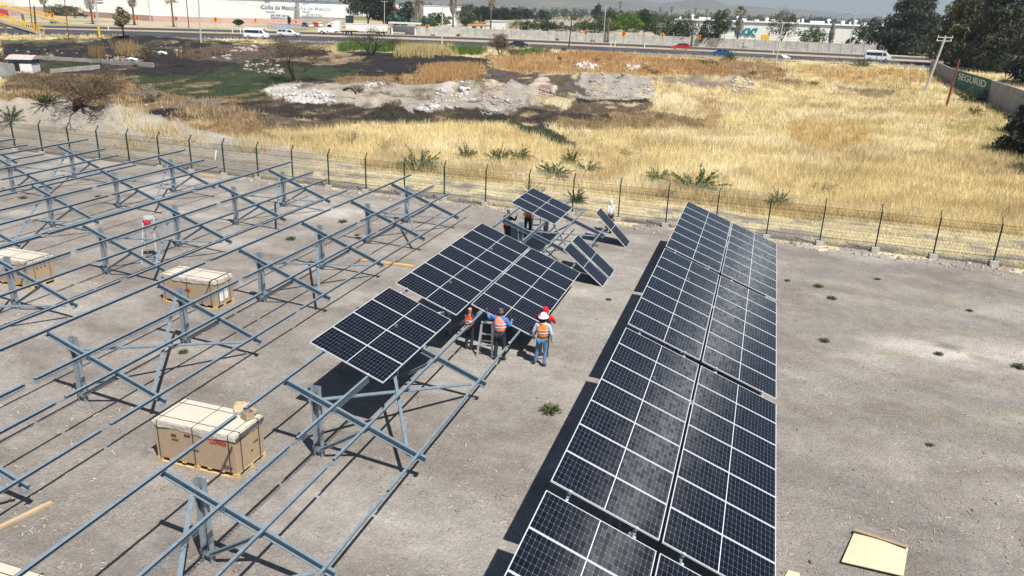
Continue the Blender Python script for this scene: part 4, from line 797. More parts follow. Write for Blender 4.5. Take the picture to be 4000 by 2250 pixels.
q = P(3086, 222); m_ = MB(); m_.add([(q.x-1.4, q.y-9, ROADZ+.085), (q.x+.2, q.y-9, ROADZ+.085), (q.x-.8, q.y+6, ROADZ+.085), (q.x-2, q.y+6, ROADZ+.085)], [(0, 1, 2, 3)]); tag(m_.build('road_patch', M['paint']), kind='structure')
# ---------------------------------------------------------------- vehicles (x forward, z up, wheels on z = 0)
def wheel(par, x, y, rad, wd=.22, mt='rim'):
    b = MB(); b.tube([(x, y-wd/2, rad), (x, y+wd/2, rad)], rad, 16); o = b.build('wheel', M['dark'], par)
    s = 1 if y > 0 else -1; b = MB(); b.tube([(x, y+s*(wd/2-.05), rad), (x, y+s*(wd/2+.012), rad)], rad*.6, 12); b.build('rim', M[mt], o)
def veh(name, label, cat, base, heading, group=None): return empty(name, base, heading, label, cat, group)
def glassband(par, prof, hw, name='side_window', y=None):
    b = MB(); b.loft(prof, hw); return b.build(name, M['glass'], par)
def van(base, hd, label):
    r = veh('passenger_van', label, 'van', base, hd, 'white passenger vans on the highway')
    b = MB(); pr = [(-2.7, .35), (-2.72, .9), (-2.66, 1.9), (-2.5, 2.22), (-1.8, 2.32), (1.0, 2.28), (1.55, 2.10), (2.35, 1.32), (2.68, 1.05), (2.74, .5), (2.6, .33)]
    b.loft(pr, [.84, .87, .80, .74, .72, .72, .74, .80, .82, .84, .82]); b.build('body', M['white'], r, bevel=.05)
    for s in (-1, 1):
        for a, c, nm in ((-2.45, .85, 'side_window'), (.98, 1.75, 'front_side_window')):
            m = MB(); m.add([(a, s*.875, 1.30), (c, s*.875, 1.30), (c-.0 if nm[0] == 's' else 1.40, s*.80, 1.88), (a, s*.80, 1.88)], [(0, 1, 2, 3)]); m.build(nm, M['glass'], r)
    m = MB(); m.add([(1.62, -.70, 2.06), (1.62, .70, 2.06), (2.33, .76, 1.37), (2.33, -.76, 1.37)], [(0, 1, 2, 3)]); m.build('windscreen', M['glass'], r, M=Matrix.Translation((.03, 0, .03)))
    m = MB(); m.box((2.72, 0, .55), (.1, 1.6, .25)); m.build('bumper', M['white'], r)
    for s in (-1, 1): b = MB(); b.box((2.66, s*.66, .92), (.12, .25, .2)); b.build('headlight', M['lamp'], r); b = MB(); b.box((-2.7, s*.78, 1.2), (.06, .12, .5)); b.build('tail_light', M['lampred'], r)
    for x in (-1.65, 1.65):
        for s in (-1, 1): wheel(r, x, s*.76, .34)
    return r
def carbody(base, hd, label, pm, kind='sedan', group=None, name='parked_car'):
    r = veh(name, label, 'car', base, hd, group)
    lo = [(-2.2, .28), (-2.28, .62), (-2.18, .98), (-1.2, 1.02), (1.0, .98), (1.9, .86), (2.25, .66), (2.28, .4), (2.15, .25)]
    b = MB(); b.loft(lo, [.82, .86, .84, .86, .86, .82, .76, .80, .80]); b.build('body', M[pm], r, bevel=.05)
    up = dict(sedan=[(-1.85, .95), (-1.15, 1.40), (-.2, 1.48), (.45, 1.40), (1.35, .93)], hatch=[(-2.15, .95), (-1.85, 1.35), (-.9, 1.52), (.35, 1.46), (1.35, .93)], suv=[(-2.15, .95), (-1.95, 1.55), (-1.2, 1.70), (.2, 1.66), (1.25, .95)])[kind]
    b = MB(); b.loft(up, [.80, .62, .60, .60, .80]); b.build('cabin', M['glass'], r)
    b = MB(); t_ = up[1:4]; b.loft([(t_[0][0]-.1, t_[0][1]-.03), (t_[0][0], t_[0][1]+.02), (t_[1][0], t_[1][1]+.025), (t_[2][0], t_[2][1]+.02), (t_[2][0]+.1, t_[2][1]-.05)], .625); b.build('roof', M[pm], r)
    b = MB()
    for s in (-1, 1): b.bar((-.35, s*.62, up[2][1]), (-.25, s*.82, .96), .09, .03); b.bar((up[3][0], s*.62, up[3][1]), (1.3, s*.81, .95), .06, .05); b.bar((up[1][0], s*.63, up[1][1]), (up[0][0]+.1, s*.81, .96), .07, .05)
    b.build('pillars', M[pm], r)
    for s in (-1, 1): b = MB(); b.box((2.16, s*.60, .68), (.2, .3, .13)); b.build('headlight', M['lamp'], r); b = MB(); b.box((-2.2, s*.62, .85), (.14, .3, .13)); b.build('tail_light', M['lampred'], r)
    for x in (-1.35, 1.4):
        for s in (-1, 1): wheel(r, x, s*.76, .32)
    return r
def hdg(x, dx=4): return math.atan2(np.interp(x+dx, *YM1)-np.interp(x-dx, *YM1), 2*dx)
q = P(1003, 152); van((q.x, q.y, ROADZ+.06), hdg(q.x)-.05, 'white high-roof van on the highway at left, in front of the pickup')
q = P(3425, 240); van((q.x, q.y, ROADZ+.06), hdg(q.x)+.02, 'white high-roof van on the highway at right, near the dark trees')
q = P(2658, 194); carbody((q.x, q.y, ROADZ+.06), hdg(q.x)+math.pi, 'red car on the far side of the highway facing left', 'red', 'hatch', name='car')
q = P(2826, 221); carbody((q.x, q.y, ROADZ+.06), hdg(q.x), 'blue sedan on the near lane behind a green bush', 'blue', 'sedan', name='car')
q = P(2029, 186); carbody((q.x, q.y, ROADZ+.06), hdg(q.x)-.02, 'black sedan on the near lane partly behind the round grey-brown bush', 'darkcar', 'sedan', name='car')
# pickup with a camper shell
q = P(1128, 145); r = veh('pickup_truck', 'white pickup with pale blue camper shell between the van and the lorry', 'pickup', (q.x, q.y, ROADZ+.06), hdg(q.x))
b = MB(); b.loft([(-2.7, .5), (-2.7, 1.05), (.1, 1.05), (1.2, 1.1), (2.5, 1.0), (2.7, .75), (2.7, .45)], [.9, .92, .92, .92, .88, .85, .85]); b.build('body', M['white'], r, bevel=.04)
b = MB(); b.loft([(-.35, 1.05), (-.3, 1.72), (.75, 1.75), (1.4, 1.08)], [.88, .72, .72, .86]); b.build('cab', M['white'], r); m = MB()
for s in (-1, 1): m.add([(-.15, s*.87, 1.12), (1.1, s*.89, 1.12), (.72, s*.76, 1.62), (-.15, s*.765, 1.62)], [(0, 1, 2, 3)])
m.build('cab_window', M['glass'], r); M['shell'] = mat('shell_paleblue', (.42, .55, .68), .5); b = MB(); b.loft([(-2.68, 1.05), (-2.6, 1.85), (-.4, 1.9), (-.38, 1.05)], [.88, .80, .80, .88]); b.build('camper_shell', M['shell'], r)
[MB().add([(a, s*.905, 1.28), (a+.8, s*.905, 1.28), (a+.8, s*.855, 1.66), (a, s*.855, 1.66)], [(0, 1, 2, 3)]).build('shell_window', M['glass'], r) for a in (-2.3, -1.35) for s in (-1, 1)]
for s in (-1, 1): b = MB(); b.box((2.66, s*.62, .85), (.1, .3, .16)); b.build('headlight', M['lamp'], r)
b = MB(); b.box((2.72, 0, .52), (.12, 1.7, .2)); b.build('bumper', M['dark'], r)
for x in (-1.75, 1.7):
    for s in (-1, 1): wheel(r, x, s*.8, .38)
# lorry with tipper trailer
q = P(1345, 138); r = veh('tipper_lorry', 'long white lorry with tipper trailer facing left on the far side of the highway', 'lorry', (q.x-1, q.y+1, ROADZ+.06), hdg(q.x)+math.pi)
M['lorrywhite'] = mat('lorry_white', (.74, .75, .73), .4, noise=.06)
b = MB(); b.loft([(4.2, .6), (4.2, 1.75), (6.4, 1.62), (6.75, 1.35), (6.75, .6)], [.95, .8, .62, .6, .95]); b.build('bonnet', M['lorrywhite'], r, bevel=.05)
b = MB(); b.loft([(2.6, .9), (2.6, 3.1), (3.2, 3.15), (4.0, 2.85), (4.5, 1.75), (4.5, .9)], [1.0, .95, .95, .9, .95, 1.0]); b.build('cab', M['lorrywhite'], r, bevel=.05)
b = MB(); b.loft([(.6, .9), (.6, 3.5), (1.4, 3.75), (2.7, 3.45), (3.2, 3.1), (2.6, 3.0), (2.6, .9)], 1.1); b.build('sleeper', M['lorrywhite'], r, bevel=.05)
m = MB(); [m.add([(2.9, s*1.01, 1.95), (4.2, s*.97, 1.95), (3.9, s*.94, 2.65), (2.9, s*.97, 2.65)], [(0, 1, 2, 3)]) for s in (-1, 1)]; m.build('cab_window', M['glass'], r)
b = MB(); b.box((-2.2, 0, .95), (6.5, .9, .3)); b.box((3.3, 0, .75), (4, .9, .25)); b.build('chassis', M['dark'], r)
b = MB(); [b.tube([(2.1, s*1.05, .75), (3.8, s*1.05, .75)], .3, 10) for s in (-1, 1)]; b.build('fuel_tank', M['alu'], r)
for s in (-1, 1): b = MB(); b.tube([(.45, s*1.0, 1), (.45, s*1.0, 3.9)], .08, 8); b.build('exhaust_stack', M['alu'], r); b = MB(); b.box((6.7, s*.75, 1.15), (.1, .25, .25)); b.build('headlight', M['lamp'], r)
b = MB(); b.box((6.85, 0, .6), (.15, 2.2, .4)); b.build('bumper', M['alu'], r)
for x in (5.6, -.6, -2.0, -9.6, -11.0):
    for s in (-1, 1): wheel(r, x, s*1.0, .52, .4)
b = MB(); b.loft([(-.9, 1.5), (-1.1, 3.05), (-12.4, 3.05), (-12.2, 1.35), (-7.5, 1.35), (-6.6, 1.1), (-4.5, 1.1), (-3.5, 1.5)], 1.25); b.build('tipper_body', M['lorrywhite'], r)
b = MB(); [b.box((-1.2-k*1.12, 0, 2.3), (.12, 2.62, 1.45)) for k in range(11)]; b.box((-6.7, 0, 3.08), (11.6, 2.66, .12)); b.build('side_ribs', M['lorrywhite'], r); b = MB(); b.box((-6.5, 0, 1.02), (11.5, 1.0, .22)); b.build('trailer_chassis', M['dark'], r)
# police style dark pickup on the dirt apron
q = P(315, 70); r = veh('dark_pickup', 'small dark pickup with a frame on its bed on the dirt apron at top left', 'pickup', (q.x, q.y, q.z), 0.9)
b = MB(); b.loft([(-2.6, .5), (-2.6, 1.1), (.1, 1.1), (1.3, 1.1), (2.5, 1.0), (2.6, .5)], .9); b.build('body', M['darkcar'], r, bevel=.04); b = MB(); b.loft([(-.6, 1.1), (-.45, 1.75), (.7, 1.75), (1.4, 1.1)], [.86, .72, .72, .86]); b.build('cab', M['glass'], r)
b = MB(); [b.bar((x, s*.8, 1.1), (x, s*.8, 2.2), .08, .08) for x in (-2.3, -.8) for s in (-1, 1)]; [b.bar((-2.3, s*.8, 2.2), (-.8, s*.8, 2.2), .08, .08) for s in (-1, 1)]; b.build('roll_frame', M['blue'], r)
for x in (-1.7, 1.6):
    for s in (-1, 1): wheel(r, x, s*.8, .38)
# cars parked by the plants
for i, (x, y, pm, k, lb) in enumerate(((1190, 105, 'darkcar', 'sedan', 'dark blue parked car beside the blue railing, leftmost of the group'), (1212, 107, 'white', 'sedan', 'white parked car behind the blue railing, second from the left'), (1228, 105, 'red', 'hatch', 'dark red parked car between two white ones behind the lorry front'), (1244, 105, 'white', 'hatch', 'white parked car just left of the lorry cab'),
     (2125, 133, 'darkcar', 'sedan', 'dark car behind the pale wall under the round green trees'), (2180, 132, 'silver', 'sedan', 'silver car behind the pale wall, middle of the lot'), (2205, 133, 'white', 'hatch', 'white car behind the pale wall, right beside the silver one'), (2268, 139, 'white', 'sedan', 'white car low behind the pale wall near the chevron'), (2300, 138, 'white', 'suv', 'white tall car behind the pale wall by the cypress'), (2317, 140, 'darkcar', 'suv', 'dark tall car behind the pale wall, rightmost'))):
    q = P(x, y); carbody((q.x, q.y, q.z), 2.2+.1*i, lb, pm, k, 'cars parked at the plants')
# ---------------------------------------------------------------- walls, fences and buildings
def wallobj(pts, h, th, mt, name, label, cat='wall', cap=None, hs=None):
    b = MB(); n = len(pts); pts = [Vector(p) for p in pts]; me_uv = []; vs = []; fs = []; L = 0; Ls = [0]
    for i in range(1, n): L += (pts[i]-pts[i-1]).length; Ls.append(L)
    for i, p in enumerate(pts):
        d = (pts[min(i+1, n-1)]-pts[max(i-1, 0)]); nn = Vector((-d.y, d.x, 0)).normalized()*th/2; hh = hs[i] if hs else h
        vs += [p-nn-Vector((0, 0, .6)), p+nn-Vector((0, 0, .6)), p+nn+Vector((0, 0, hh)), p-nn+Vector((0, 0, hh))]
    for i in range(n-1):
        for a, c in ((0, 1), (1, 2), (2, 3), (3, 0)): fs.append((i*4+a, i*4+c, i*4+4+c, i*4+4+a))
    fs += [(0, 3, 2, 1), (4*n-4, 4*n-3, 4*n-2, 4*n-1)]
    me = bpy.data.meshes.new(name); me.from_pydata([tuple(v) for v in vs], [], fs); uv = me.uv_layers.new(name='UVMap')
    for lp in me.loops: vi = lp.vertex_index; uv.data[lp.index].uv = (Ls[vi//4], vs[vi].z)
    me.materials.append(M[mt]); me.update(); o = bpy.data.objects.new(name, me); COL.objects.link(o)
    if label: tag(o, label, cat)
    return o
wx = np.linspace(-110, 29, 50)
wp = [(x, np.interp(x, [-110, -88, -50, -27, 0, 29], [190, 197, 199.5, 200.5, 200.5, 198.5]), ROADZ) for x in wx]
pw = wallobj(wp, 2.5, .12, 'precast', 'precast_wall', 'long pale precast concrete wall beside the far carriageway', 'wall')
b = MB(); [b.box((x, y-.02, ROADZ+1.5), (.18, .24, 3.2)) for x, y, z in wp[::1]]; o = b.build('wall_posts', M['conc'], pw); o['kind'] = 'stuff'
b = MB(); [b.bar((wp[i][0], wp[i][1], ROADZ+3.0), (wp[i+1][0], wp[i+1][1], ROADZ+3.0), .03, .03) for i in range(len(wp)-1)]; b.build('top_wire', M['wire'], pw)
def facade(pl, pr, top_l, depth, mt, name, label, roofmt='white', h=None, cat='warehouse', slope=0):
    a = P(*pl); b_ = P(*pr); d = Vector((b_.x-a.x, b_.y-a.y, 0)); L = d.length; nrm = Vector((-d.y, d.x, 0)).normalized(); hh = h or above(top_l[0], top_l[1], a)
    r = empty(name, (a.x, a.y, a.z), math.atan2(d.y, d.x), label, cat)
    m = MB(); m.box((L/2, depth/2, hh/2-.5), (L, depth, hh+1)); m.build('walls', M[mt], r)
    m = MB(); m.add([(-.3, -.3, hh), (L+.3, -.3, hh), (L+.3, depth/2, hh+slope), (-.3, depth/2, hh+slope), (L+.3, depth+.3, hh), (-.3, depth+.3, hh), (-.3, -.3, hh+.18), (L+.3, -.3, hh+.18), (L+.3, depth/2, hh+slope+.18), (-.3, depth/2, hh+slope+.18), (L+.3, depth+.3, hh+.18), (-.3, depth+.3, hh+.18)],
        [(0, 1, 2, 3), (3, 2, 4, 5), (6, 9, 8, 7), (9, 11, 10, 8), (0, 6, 7, 1), (5, 4, 10, 11), (0, 3, 9, 6), (3, 5, 11, 9), (1, 7, 8, 2), (2, 8, 10, 4)]); m.build('roof', M[roofmt], r)
    return r, L, hh
FX = Matrix.Rotation(R_(90), 4, 'X')
r, L, hh = facade((330, 58), (1171, 89), (1171, 5), 60, 'whitewall', 'white_warehouse', 'long white warehouse with faded blue lettering at top left', 'galv')
S = L/(1171-330); tx = lambda px: (px-330)*S
pxm = hh/84.
for s_, px, y_, sz, mk, k in (('Collis de Mexico', 1096, .67, 2.3, 'greytxt', 1.0), ('SSW', 1053, .93, 1.3, 'greytxt', 1.0), ('Irapuato', 1062, .47, 1.2, 'paletxt', 1), ('ISO 9001 2015', 1095, .30, 1.0, 'greytxt', 1.2), ('Registered by NSF', 1100, .19, 1.15, 'greytxt', 1.05), ('i', 1027, .66, 2.0, 'greytxt', 1), ('i', 1155, .64, 2.0, 'greytxt', 1)):
    text(s_, sz, Matrix.Translation((tx(px), -.08, hh*y_)) @ FX, M[mk], r, sx=k, ext=.04, bold=.03)
m = MB()
for i in range(3):
    for j in range(3): m.box((tx(384+i*11), -.06, hh-1.0-j*1.2), (1.2, .1, .4))
m.build('louvre', M['dark'], r)
r, L, hh = facade((1173, 92), (1368, 97), (1180, 8), 50, 'whitewall', 'pale_warehouse', 'second white warehouse with faint lettering and brown brick base behind the lorry', 'galv')
S = L/(1368-1173); tx = lambda px: (px-1173)*S
m = MB(); m.box((L*.46, -.12, hh*.14), (L*.92, .2, hh*.30)); m.build('brick_base', M['brick'], r); m = MB(); m.box((L*.5, -.14, hh*.31), (L*.98, .26, .25)); m.build('trim_band', M['teal'], r)
for s_, px, y_, sz, mk in (('Collis de Mexico', 1221, .72, 2.2, 'paletxt'), ('SSW', 1198, .92, 1.3, 'paletxt'), ('Irapuato', 1198, .57, 1.0, 'paletxt'), ('ISO 9001 2015', 1224, .45, .9, 'paletxt'), ('Registered by NSF', 1221, .37, 1.1, 'paletxt')): text(s_, sz, Matrix.Translation((tx(px), -.08, hh*y_)) @ FX, M[mk], r, ext=.04, bold=.03)
m = MB(); m.box((tx(1366), -.12, hh*.24), (3.2, .3, hh*.4)); m.build('loading_door', M['dark'], r)
r, L, hh = facade((2625, 168), (3520, 206), (2640, 72), 70, 'whitewall', 'zip_factory', 'long white factory with teal YKK letters behind the pale wall', 'white', h=6.9)
S = L/(3520-2625); tx = lambda px: (px-2625)*S
k1 = 2932; z_ = hh*.58
text("'YKK'", 2.9, Matrix.Translation((tx(2912), -.12, z_)) @ FX, M['tealtxt'], r, ext=.12, bold=.12, sx=1.15)
b = MB(); b.box((L/2, -.1, hh-.35), (L, .2, .12)); b.build('eaves_gutter', M['galvdark'], r); b = MB(); b.box((tx(2998), -.08, 2.2), (2.2, .1, 2.8)); b.build('notice_board', M['yellow'], r)
b = MB(); b.box((tx(2770), -.5, 2.0), (6, 1.4, 2.6)); b.build('loading_bay', M['dark'], r)
rng = random.Random(4)
for k in range(22):
    xx = L*(.03+.043*k)+rng.uniform(-1, 1); yy = rng.uniform(4, 30); b = MB(); kk = rng.random()
    if kk < .5: b.tube([(xx, yy, hh), (xx, yy, hh+rng.uniform(.8, 1.6))], rng.uniform(.3, .8), 10)
    elif kk < .8: b.box((xx, yy, hh+.5), (2.0, 2, 1.1))
    else: b.tube([(xx, yy, hh), (xx, yy, hh+1), (xx, yy, hh+1.4), (xx, yy, hh+1.8)], [.35, .35, .75, .2], 10)
    b.build('roof_vent', M['white'], r)
r, L, hh = facade((2560, 152), (2652, 160), (2600, 90), 25, 'white', 'factory_annex', 'lower white annex of the factory behind the green trees', 'galv', h=5.5)
r, L, hh = facade((1655, 96), (1800, 100), (1680, 22), 40, 'whitewall', 'white_hall', 'plain white hall behind the tall palm in the top centre', 'white')
r, L, hh = facade((1490, 84), (1580, 88), (1500, 40), 25, 'teal', 'green_hall', 'green-clad hall with dark red sign board behind the bus shelter', 'white')
b = MB(); b.box((L*.47, -.3, hh+.3), (L*.55, .5, 1.8)); b.build('sign_board', M['redboard'], r)
r, L, hh = facade((1400, 62), (1600, 66), (1500, 14), 30, 'whitewall', 'rear_hall', 'white hall with flat roof behind the green one', 'white')
r, L, hh = facade((1828, 118), (1900, 121), (1830, 96), 6, 'white', 'gatehouse', 'small white gatehouse with an orange-edged roof behind the pale wall', 'orange', cat='gatehouse')
b = MB(); b.box((L*.35, -.06, hh*.45), (L*.25, .1, hh*.55)); b.build('window', M['glass'], r); b = MB(); b.box((L*.72, -.06, hh*.4), (L*.1, .1, hh*.7)); b.build('door', M['dark'], r)
facade((1900, 118), (1950, 120), (1920, 82), 12, 'white', 'white_store', 'plain white store building joined to the gatehouse', 'white')
wallobj([P(1950, 100), P(2100, 92), P(2300, 100), P(2330, 100)], 2.6, .2, 'precast', 'plant_wall', 'white wall at the back of the grassy plant yard')
wallobj([P(*c) for c in ((30, 62), (320, 60))], 3.2, .3, 'pinkwall', 'pink_wall', 'faded pink wall at the top left corner behind the palms')
wallobj([P(*c) for c in ((325, 64), (600, 84), (860, 92), (1180, 96))], 2.0, .3, 'pinkwall', 'low_pink_wall', 'low pinkish wall along the foot of the long white warehouse')
q = P(2, 66); r = empty('red_billboard', q, .9, 'red board standing against the pink wall at the top left corner', 'billboard'); b = MB(); b.box((0, 0, 2.0), (5, .2, 3.6)); b.build('board', M['redboard'], r); b = MB(); [b.bar((x, .2, -.5), (x, .2, 3), .15, .15) for x in (-2, 2)]; b.build('stand', M['galvdark'], r)
facade((60, 30), (520, 36), (100, -25), 30, 'whitewall', 'corner_shed', 'white shed with dark eaves at the very top left', 'galvdark')
# blue railing by the warehouse
a, b_ = P(1045, 112), P(1200, 118); r = empty('blue_railing', a, math.atan2(b_.y-a.y, b_.x-a.x), 'long blue steel railing in front of the parked cars', 'railing'); L = (b_-a).length; M['bluefence'] = mat('blue_rail', (.05, .16, .50), .5)
m = MB(); [m.box((k*.45, 0, .8), (.09, .05, 1.6)) for k in range(int(L/.45))]; m.build('bars', M['bluefence'], r); m = MB(); [m.box((L/2, 0, z), (L, .07, .1)) for z in (.2, 1.5)]; m.build('rails', M['bluefence'], r)
# bus shelter
q = P(1526, 133); r = empty('bus_shelter', q, 0.05, 'white bus shelter beside the far carriageway left of a thick palm', 'bus shelter'); Wb = 7.5
b = MB(); b.box((4.2, 1.2, 3.3), (9.4, 3.4, .45)); b.build('roof', M['white'], r)
for x in (.4, 8.0): b = MB(); b.box((x, .2, 1.6), (.4, .4, 3.2)); b.build('pillar', M['white'], r)
b = MB(); b.box((4, 2.2, 1.2), (7.2, .12, 2.4)); b.build('back_panel', M['silver'], r); b = MB(); b.box((2.4, .9, .5), (4.0, .6, .45)); b.build('bench', M['white'], r)
# pedestrian bridge ramps at the left edge
def ramp(a, b_, label):
    A_, B_ = Vector(a), Vector(b_); r = empty('footbridge_ramp', A_, 0, label, 'footbridge ramp', 'ramps of the yellow footbridge'); d = B_-A_; side = Vector((-d.y, d.x, 0)).normalized()*1.2
    m = MB(); m.bar((0, 0, -.25), tuple(d+Vector((0, 0, -.25))), 2.6, .5); m.build('deck', M['greywall'], r)
    n = int(d.length/1.0)
    for s in (-1, 1):
        m = MB(); [m.bar(tuple(side*s), tuple(d+side*s), .12, .12, off=(0, z)) for z in (.15, 1.15)]; [m.bar(tuple(d*(k/n)+side*s), tuple(d*(k/n)+side*s+Vector((0, 0, 1.15))), .12, .12, up=(1, 0, 0)) for k in range(n+1)]; m.build('railing', M['yellow'], r)
    for t in (.08, .35, .6): m = MB(); p = d*t; m.bar((p.x, p.y, p.z-.3), (p.x, p.y, -A_.z+1.8), .5, .5, up=(1, 0, 0)); m.build('pier', M['conc'], r)
a, b_ = P(-160, 82), P(255, 92); ramp((a.x, a.y, a.z+7.0), (b_.x, b_.y, b_.z+.3), 'yellow-railed footbridge ramp beyond the highway at the left edge, upper one')
a, b_ = P(-200, 138), P(160, 134); ramp((a.x, a.y, a.z+6.0), (b_.x, b_.y, b_.z+.2), 'yellow-railed footbridge ramp on the near side of the highway, lower one')
# small hut and low channel walls
q = P(100, 280); r = empty('pump_hut', q, .42, 'small pale blue hut with pinkish pitched roof at left', 'hut'); r.scale = (.8, .8, .8)

b = MB(); b.box((0, 0, .45), (3.6, 3.0, 2.3)); b.build('walls', M['white'], r); b = MB(); b.box((0, 0, 1.75), (3.62, 3.02, .7)); b.build('upper_band', M['hutblue'], r)
b = MB(); b.add([(-2.1, -1.9, 2.1), (2.1, -1.9, 2.1), (2.1, 0, 2.75), (-2.1, 0, 2.75), (2.1, 1.9, 2.1), (-2.1, 1.9, 2.1)], [(0, 1, 2, 3), (3, 2, 4, 5), (1, 4, 2), (0, 3, 5), (0, 5, 4, 1)]); b.build('roof', M['hutroof'], r)
b = MB(); b.box((-1.83, -.5, .8), (.06, .9, 1.6)); b.build('doorway', M['dark'], r); b = MB(); b.box((-.6, -1.53, .9), (1.0, .06, 1.4)); b.build('opening', M['dark'], r)
wallobj([P(*c) for c in ((-30, 300), (20, 300), (60, 292))], 2.0, .3, 'blockuv', 'stained_wall', 'stained pale block wall beside the small hut at the left edge', hs=[1.9, 1.8, 1.3])
wallobj([P(*c) for c in ((50, 222), (160, 232), (360, 246), (600, 262))], .8, .25, 'greywall', 'channel_wall', 'low grey concrete channel wall running right from behind the hut', 'low wall', hs=[.45, .55, .6, .6])
wallobj([P(*c) for c in ((200, 288), (300, 278), (390, 270))], .6, .25, 'greywall', 'near_channel_wall', 'low pale concrete kerb wall in front of the green strip beside the hut', 'low wall')
# boundary wall on the right with the painted advert
bw = [P(*c) for c in ((3632, 276), (3700, 322), (3800, 378), (3930, 440), (4020, 480), (4260, 590), (4700, 800))]; bw = [(q.x, q.y) for q in bw]
bw = [(x, y, float(H(x, y))) for x, y in bw]
o = wallobj(bw, 2.9, .2, 'blockuv', 'boundary_wall', 'long grey block boundary wall with a green painted advert at the right edge', hs=[2.0, 2.2, 2.8, 3.0, 3.0, 3.0, 3.0])
adv = (Vector(bw[2])-Vector(bw[1])); 
def onwall(t, i=1): return Vector(bw[i]).lerp(Vector(bw[i+1]), t)
def wallpt(px, py):     # point of the wall's left face seen at a picture position
    best = None
    d = CF+CR*((px-2000)/FPX)+CU*((1125-py)/FPX)
    for i in range(len(bw)-1):
        a, b_ = Vector(bw[i]), Vector(bw[i+1]); e = b_-a; n_ = Vector((-e.y, e.x, 0)).normalized(); nn = float(d[0]*n_.x+d[1]*n_.y)
        t = ((a.x-CAM[0])*n_.x+(a.y-CAM[1])*n_.y)/nn; p = Vector((CAM[0]+d[0]*t, CAM[1]+d[1]*t, CAM[2]+d[2]*t)); s = (p-a).dot(e)/e.length_squared
        if t > 0 and -.01 <= s <= 1.01: return p, e.normalized(), i
    return None, None, None
g1, e_, i_ = wallpt(3735, 335); g2, _, _ = wallpt(3850, 390)
if g1 and g2:
    zb = float(H(g1.x, g1.y)); c = (g1+g2)/2; ln = (g2-g1).length; ro = math.atan2(e_.y, e_.x); 
    rt = Matrix.Translation((c.x, c.y, 0)) @ Matrix.Rotation(ro, 4, 'Z') @ Matrix.Translation((0, -.11, 0))
    ad = MB(); ad.box((0, -.01, zb+1.1), (ln*1.12, .02, 2.5)); ad.build('painted_advert', M['signgreen'], o, M=rt)
    text('SEGURID', 1.25, rt @ Matrix.Translation((0, -.04, zb+1.55)) @ Matrix.Rotation(R_(90), 4, 'X'), M['white'], o, sx=ln*.92/5.0, ext=.01)
    text('GF', .7, rt @ Matrix.Translation((ln*.1, -.04, zb+.55)) @ Matrix.Rotation(R_(90), 4, 'X'), M['paletxt'], o, sx=1.6, ext=.01)
    print('advert', g1, g2, ln)
q = P(3870, 262); r = empty('transport_yard_shed', (q.x+6, q.y+2, q.z), -.5, 'white shed with black letters seen through the dark trees at right', 'shed'); b = MB(); b.box((0, 6, 2.6), (16, 10, 5.6)); b.build('walls', M['white'], r)
text('TOR', 1.7, Matrix.Translation((-2, .9, 3.9)) @ FX, M['signblk'], r, sx=1.5, ext=.04, bold=.05)
b = MB(); [b.box((-7.5+k*.4, -.2, 2.2), (.2, .1, 1.5)) for k in range(38)]; b.build('slatted_band', M['signblk'], r)
# ---------------------------------------------------------------- poles, lamp posts, signs
def pole(name, bpx, tpx, rad, mt, label, cat='pole', taper=.7, base=None, arms=0, trans=False, band=None, group=None):
    q = P(*bpx); h = above(tpx[0], tpx[1], q); n_ = CF+CR*((tpx[0]-2000)/FPX)+CU*((1125-tpx[1])/FPX); dd = math.hypot(q.x-CAM[0], q.y-CAM[1])/math.hypot(n_[0], n_[1]); top = Vector((CAM[0]+n_[0]*dd-q.x, CAM[1]+n_[1]*dd-q.y, h))
    r = empty(name, q, 0, label, cat, group); b = MB(); b.tube([(0, 0, -.5), tuple(top)], [rad, rad*taper], 8); b.build('shaft', M[mt], r)
    if band: b = MB(); t = top*.28; b.tube([(0, 0, -.4), tuple(t)], [rad*1.06, rad*1.02], 8); b.build('yellow_band', M['yellow'], r)
    cx_ = Vector((math.cos(.35), math.sin(.35), 0))
    for k in range(arms): m = MB(); c = top*(1-.02-.06*k); m.bar(tuple(c-cx_*1.1), tuple(c+cx_*1.1), .12, .1); m.build('crossarm', M[mt], r); m = MB(); [m.tube([tuple(c+cx_*s), tuple(c+cx_*s+Vector((0, 0, .28)))], .06, 6) for s in (-1, 0, 1)]; m.build('insulator', M['white'], r)
    return r, q+top
tops = {}
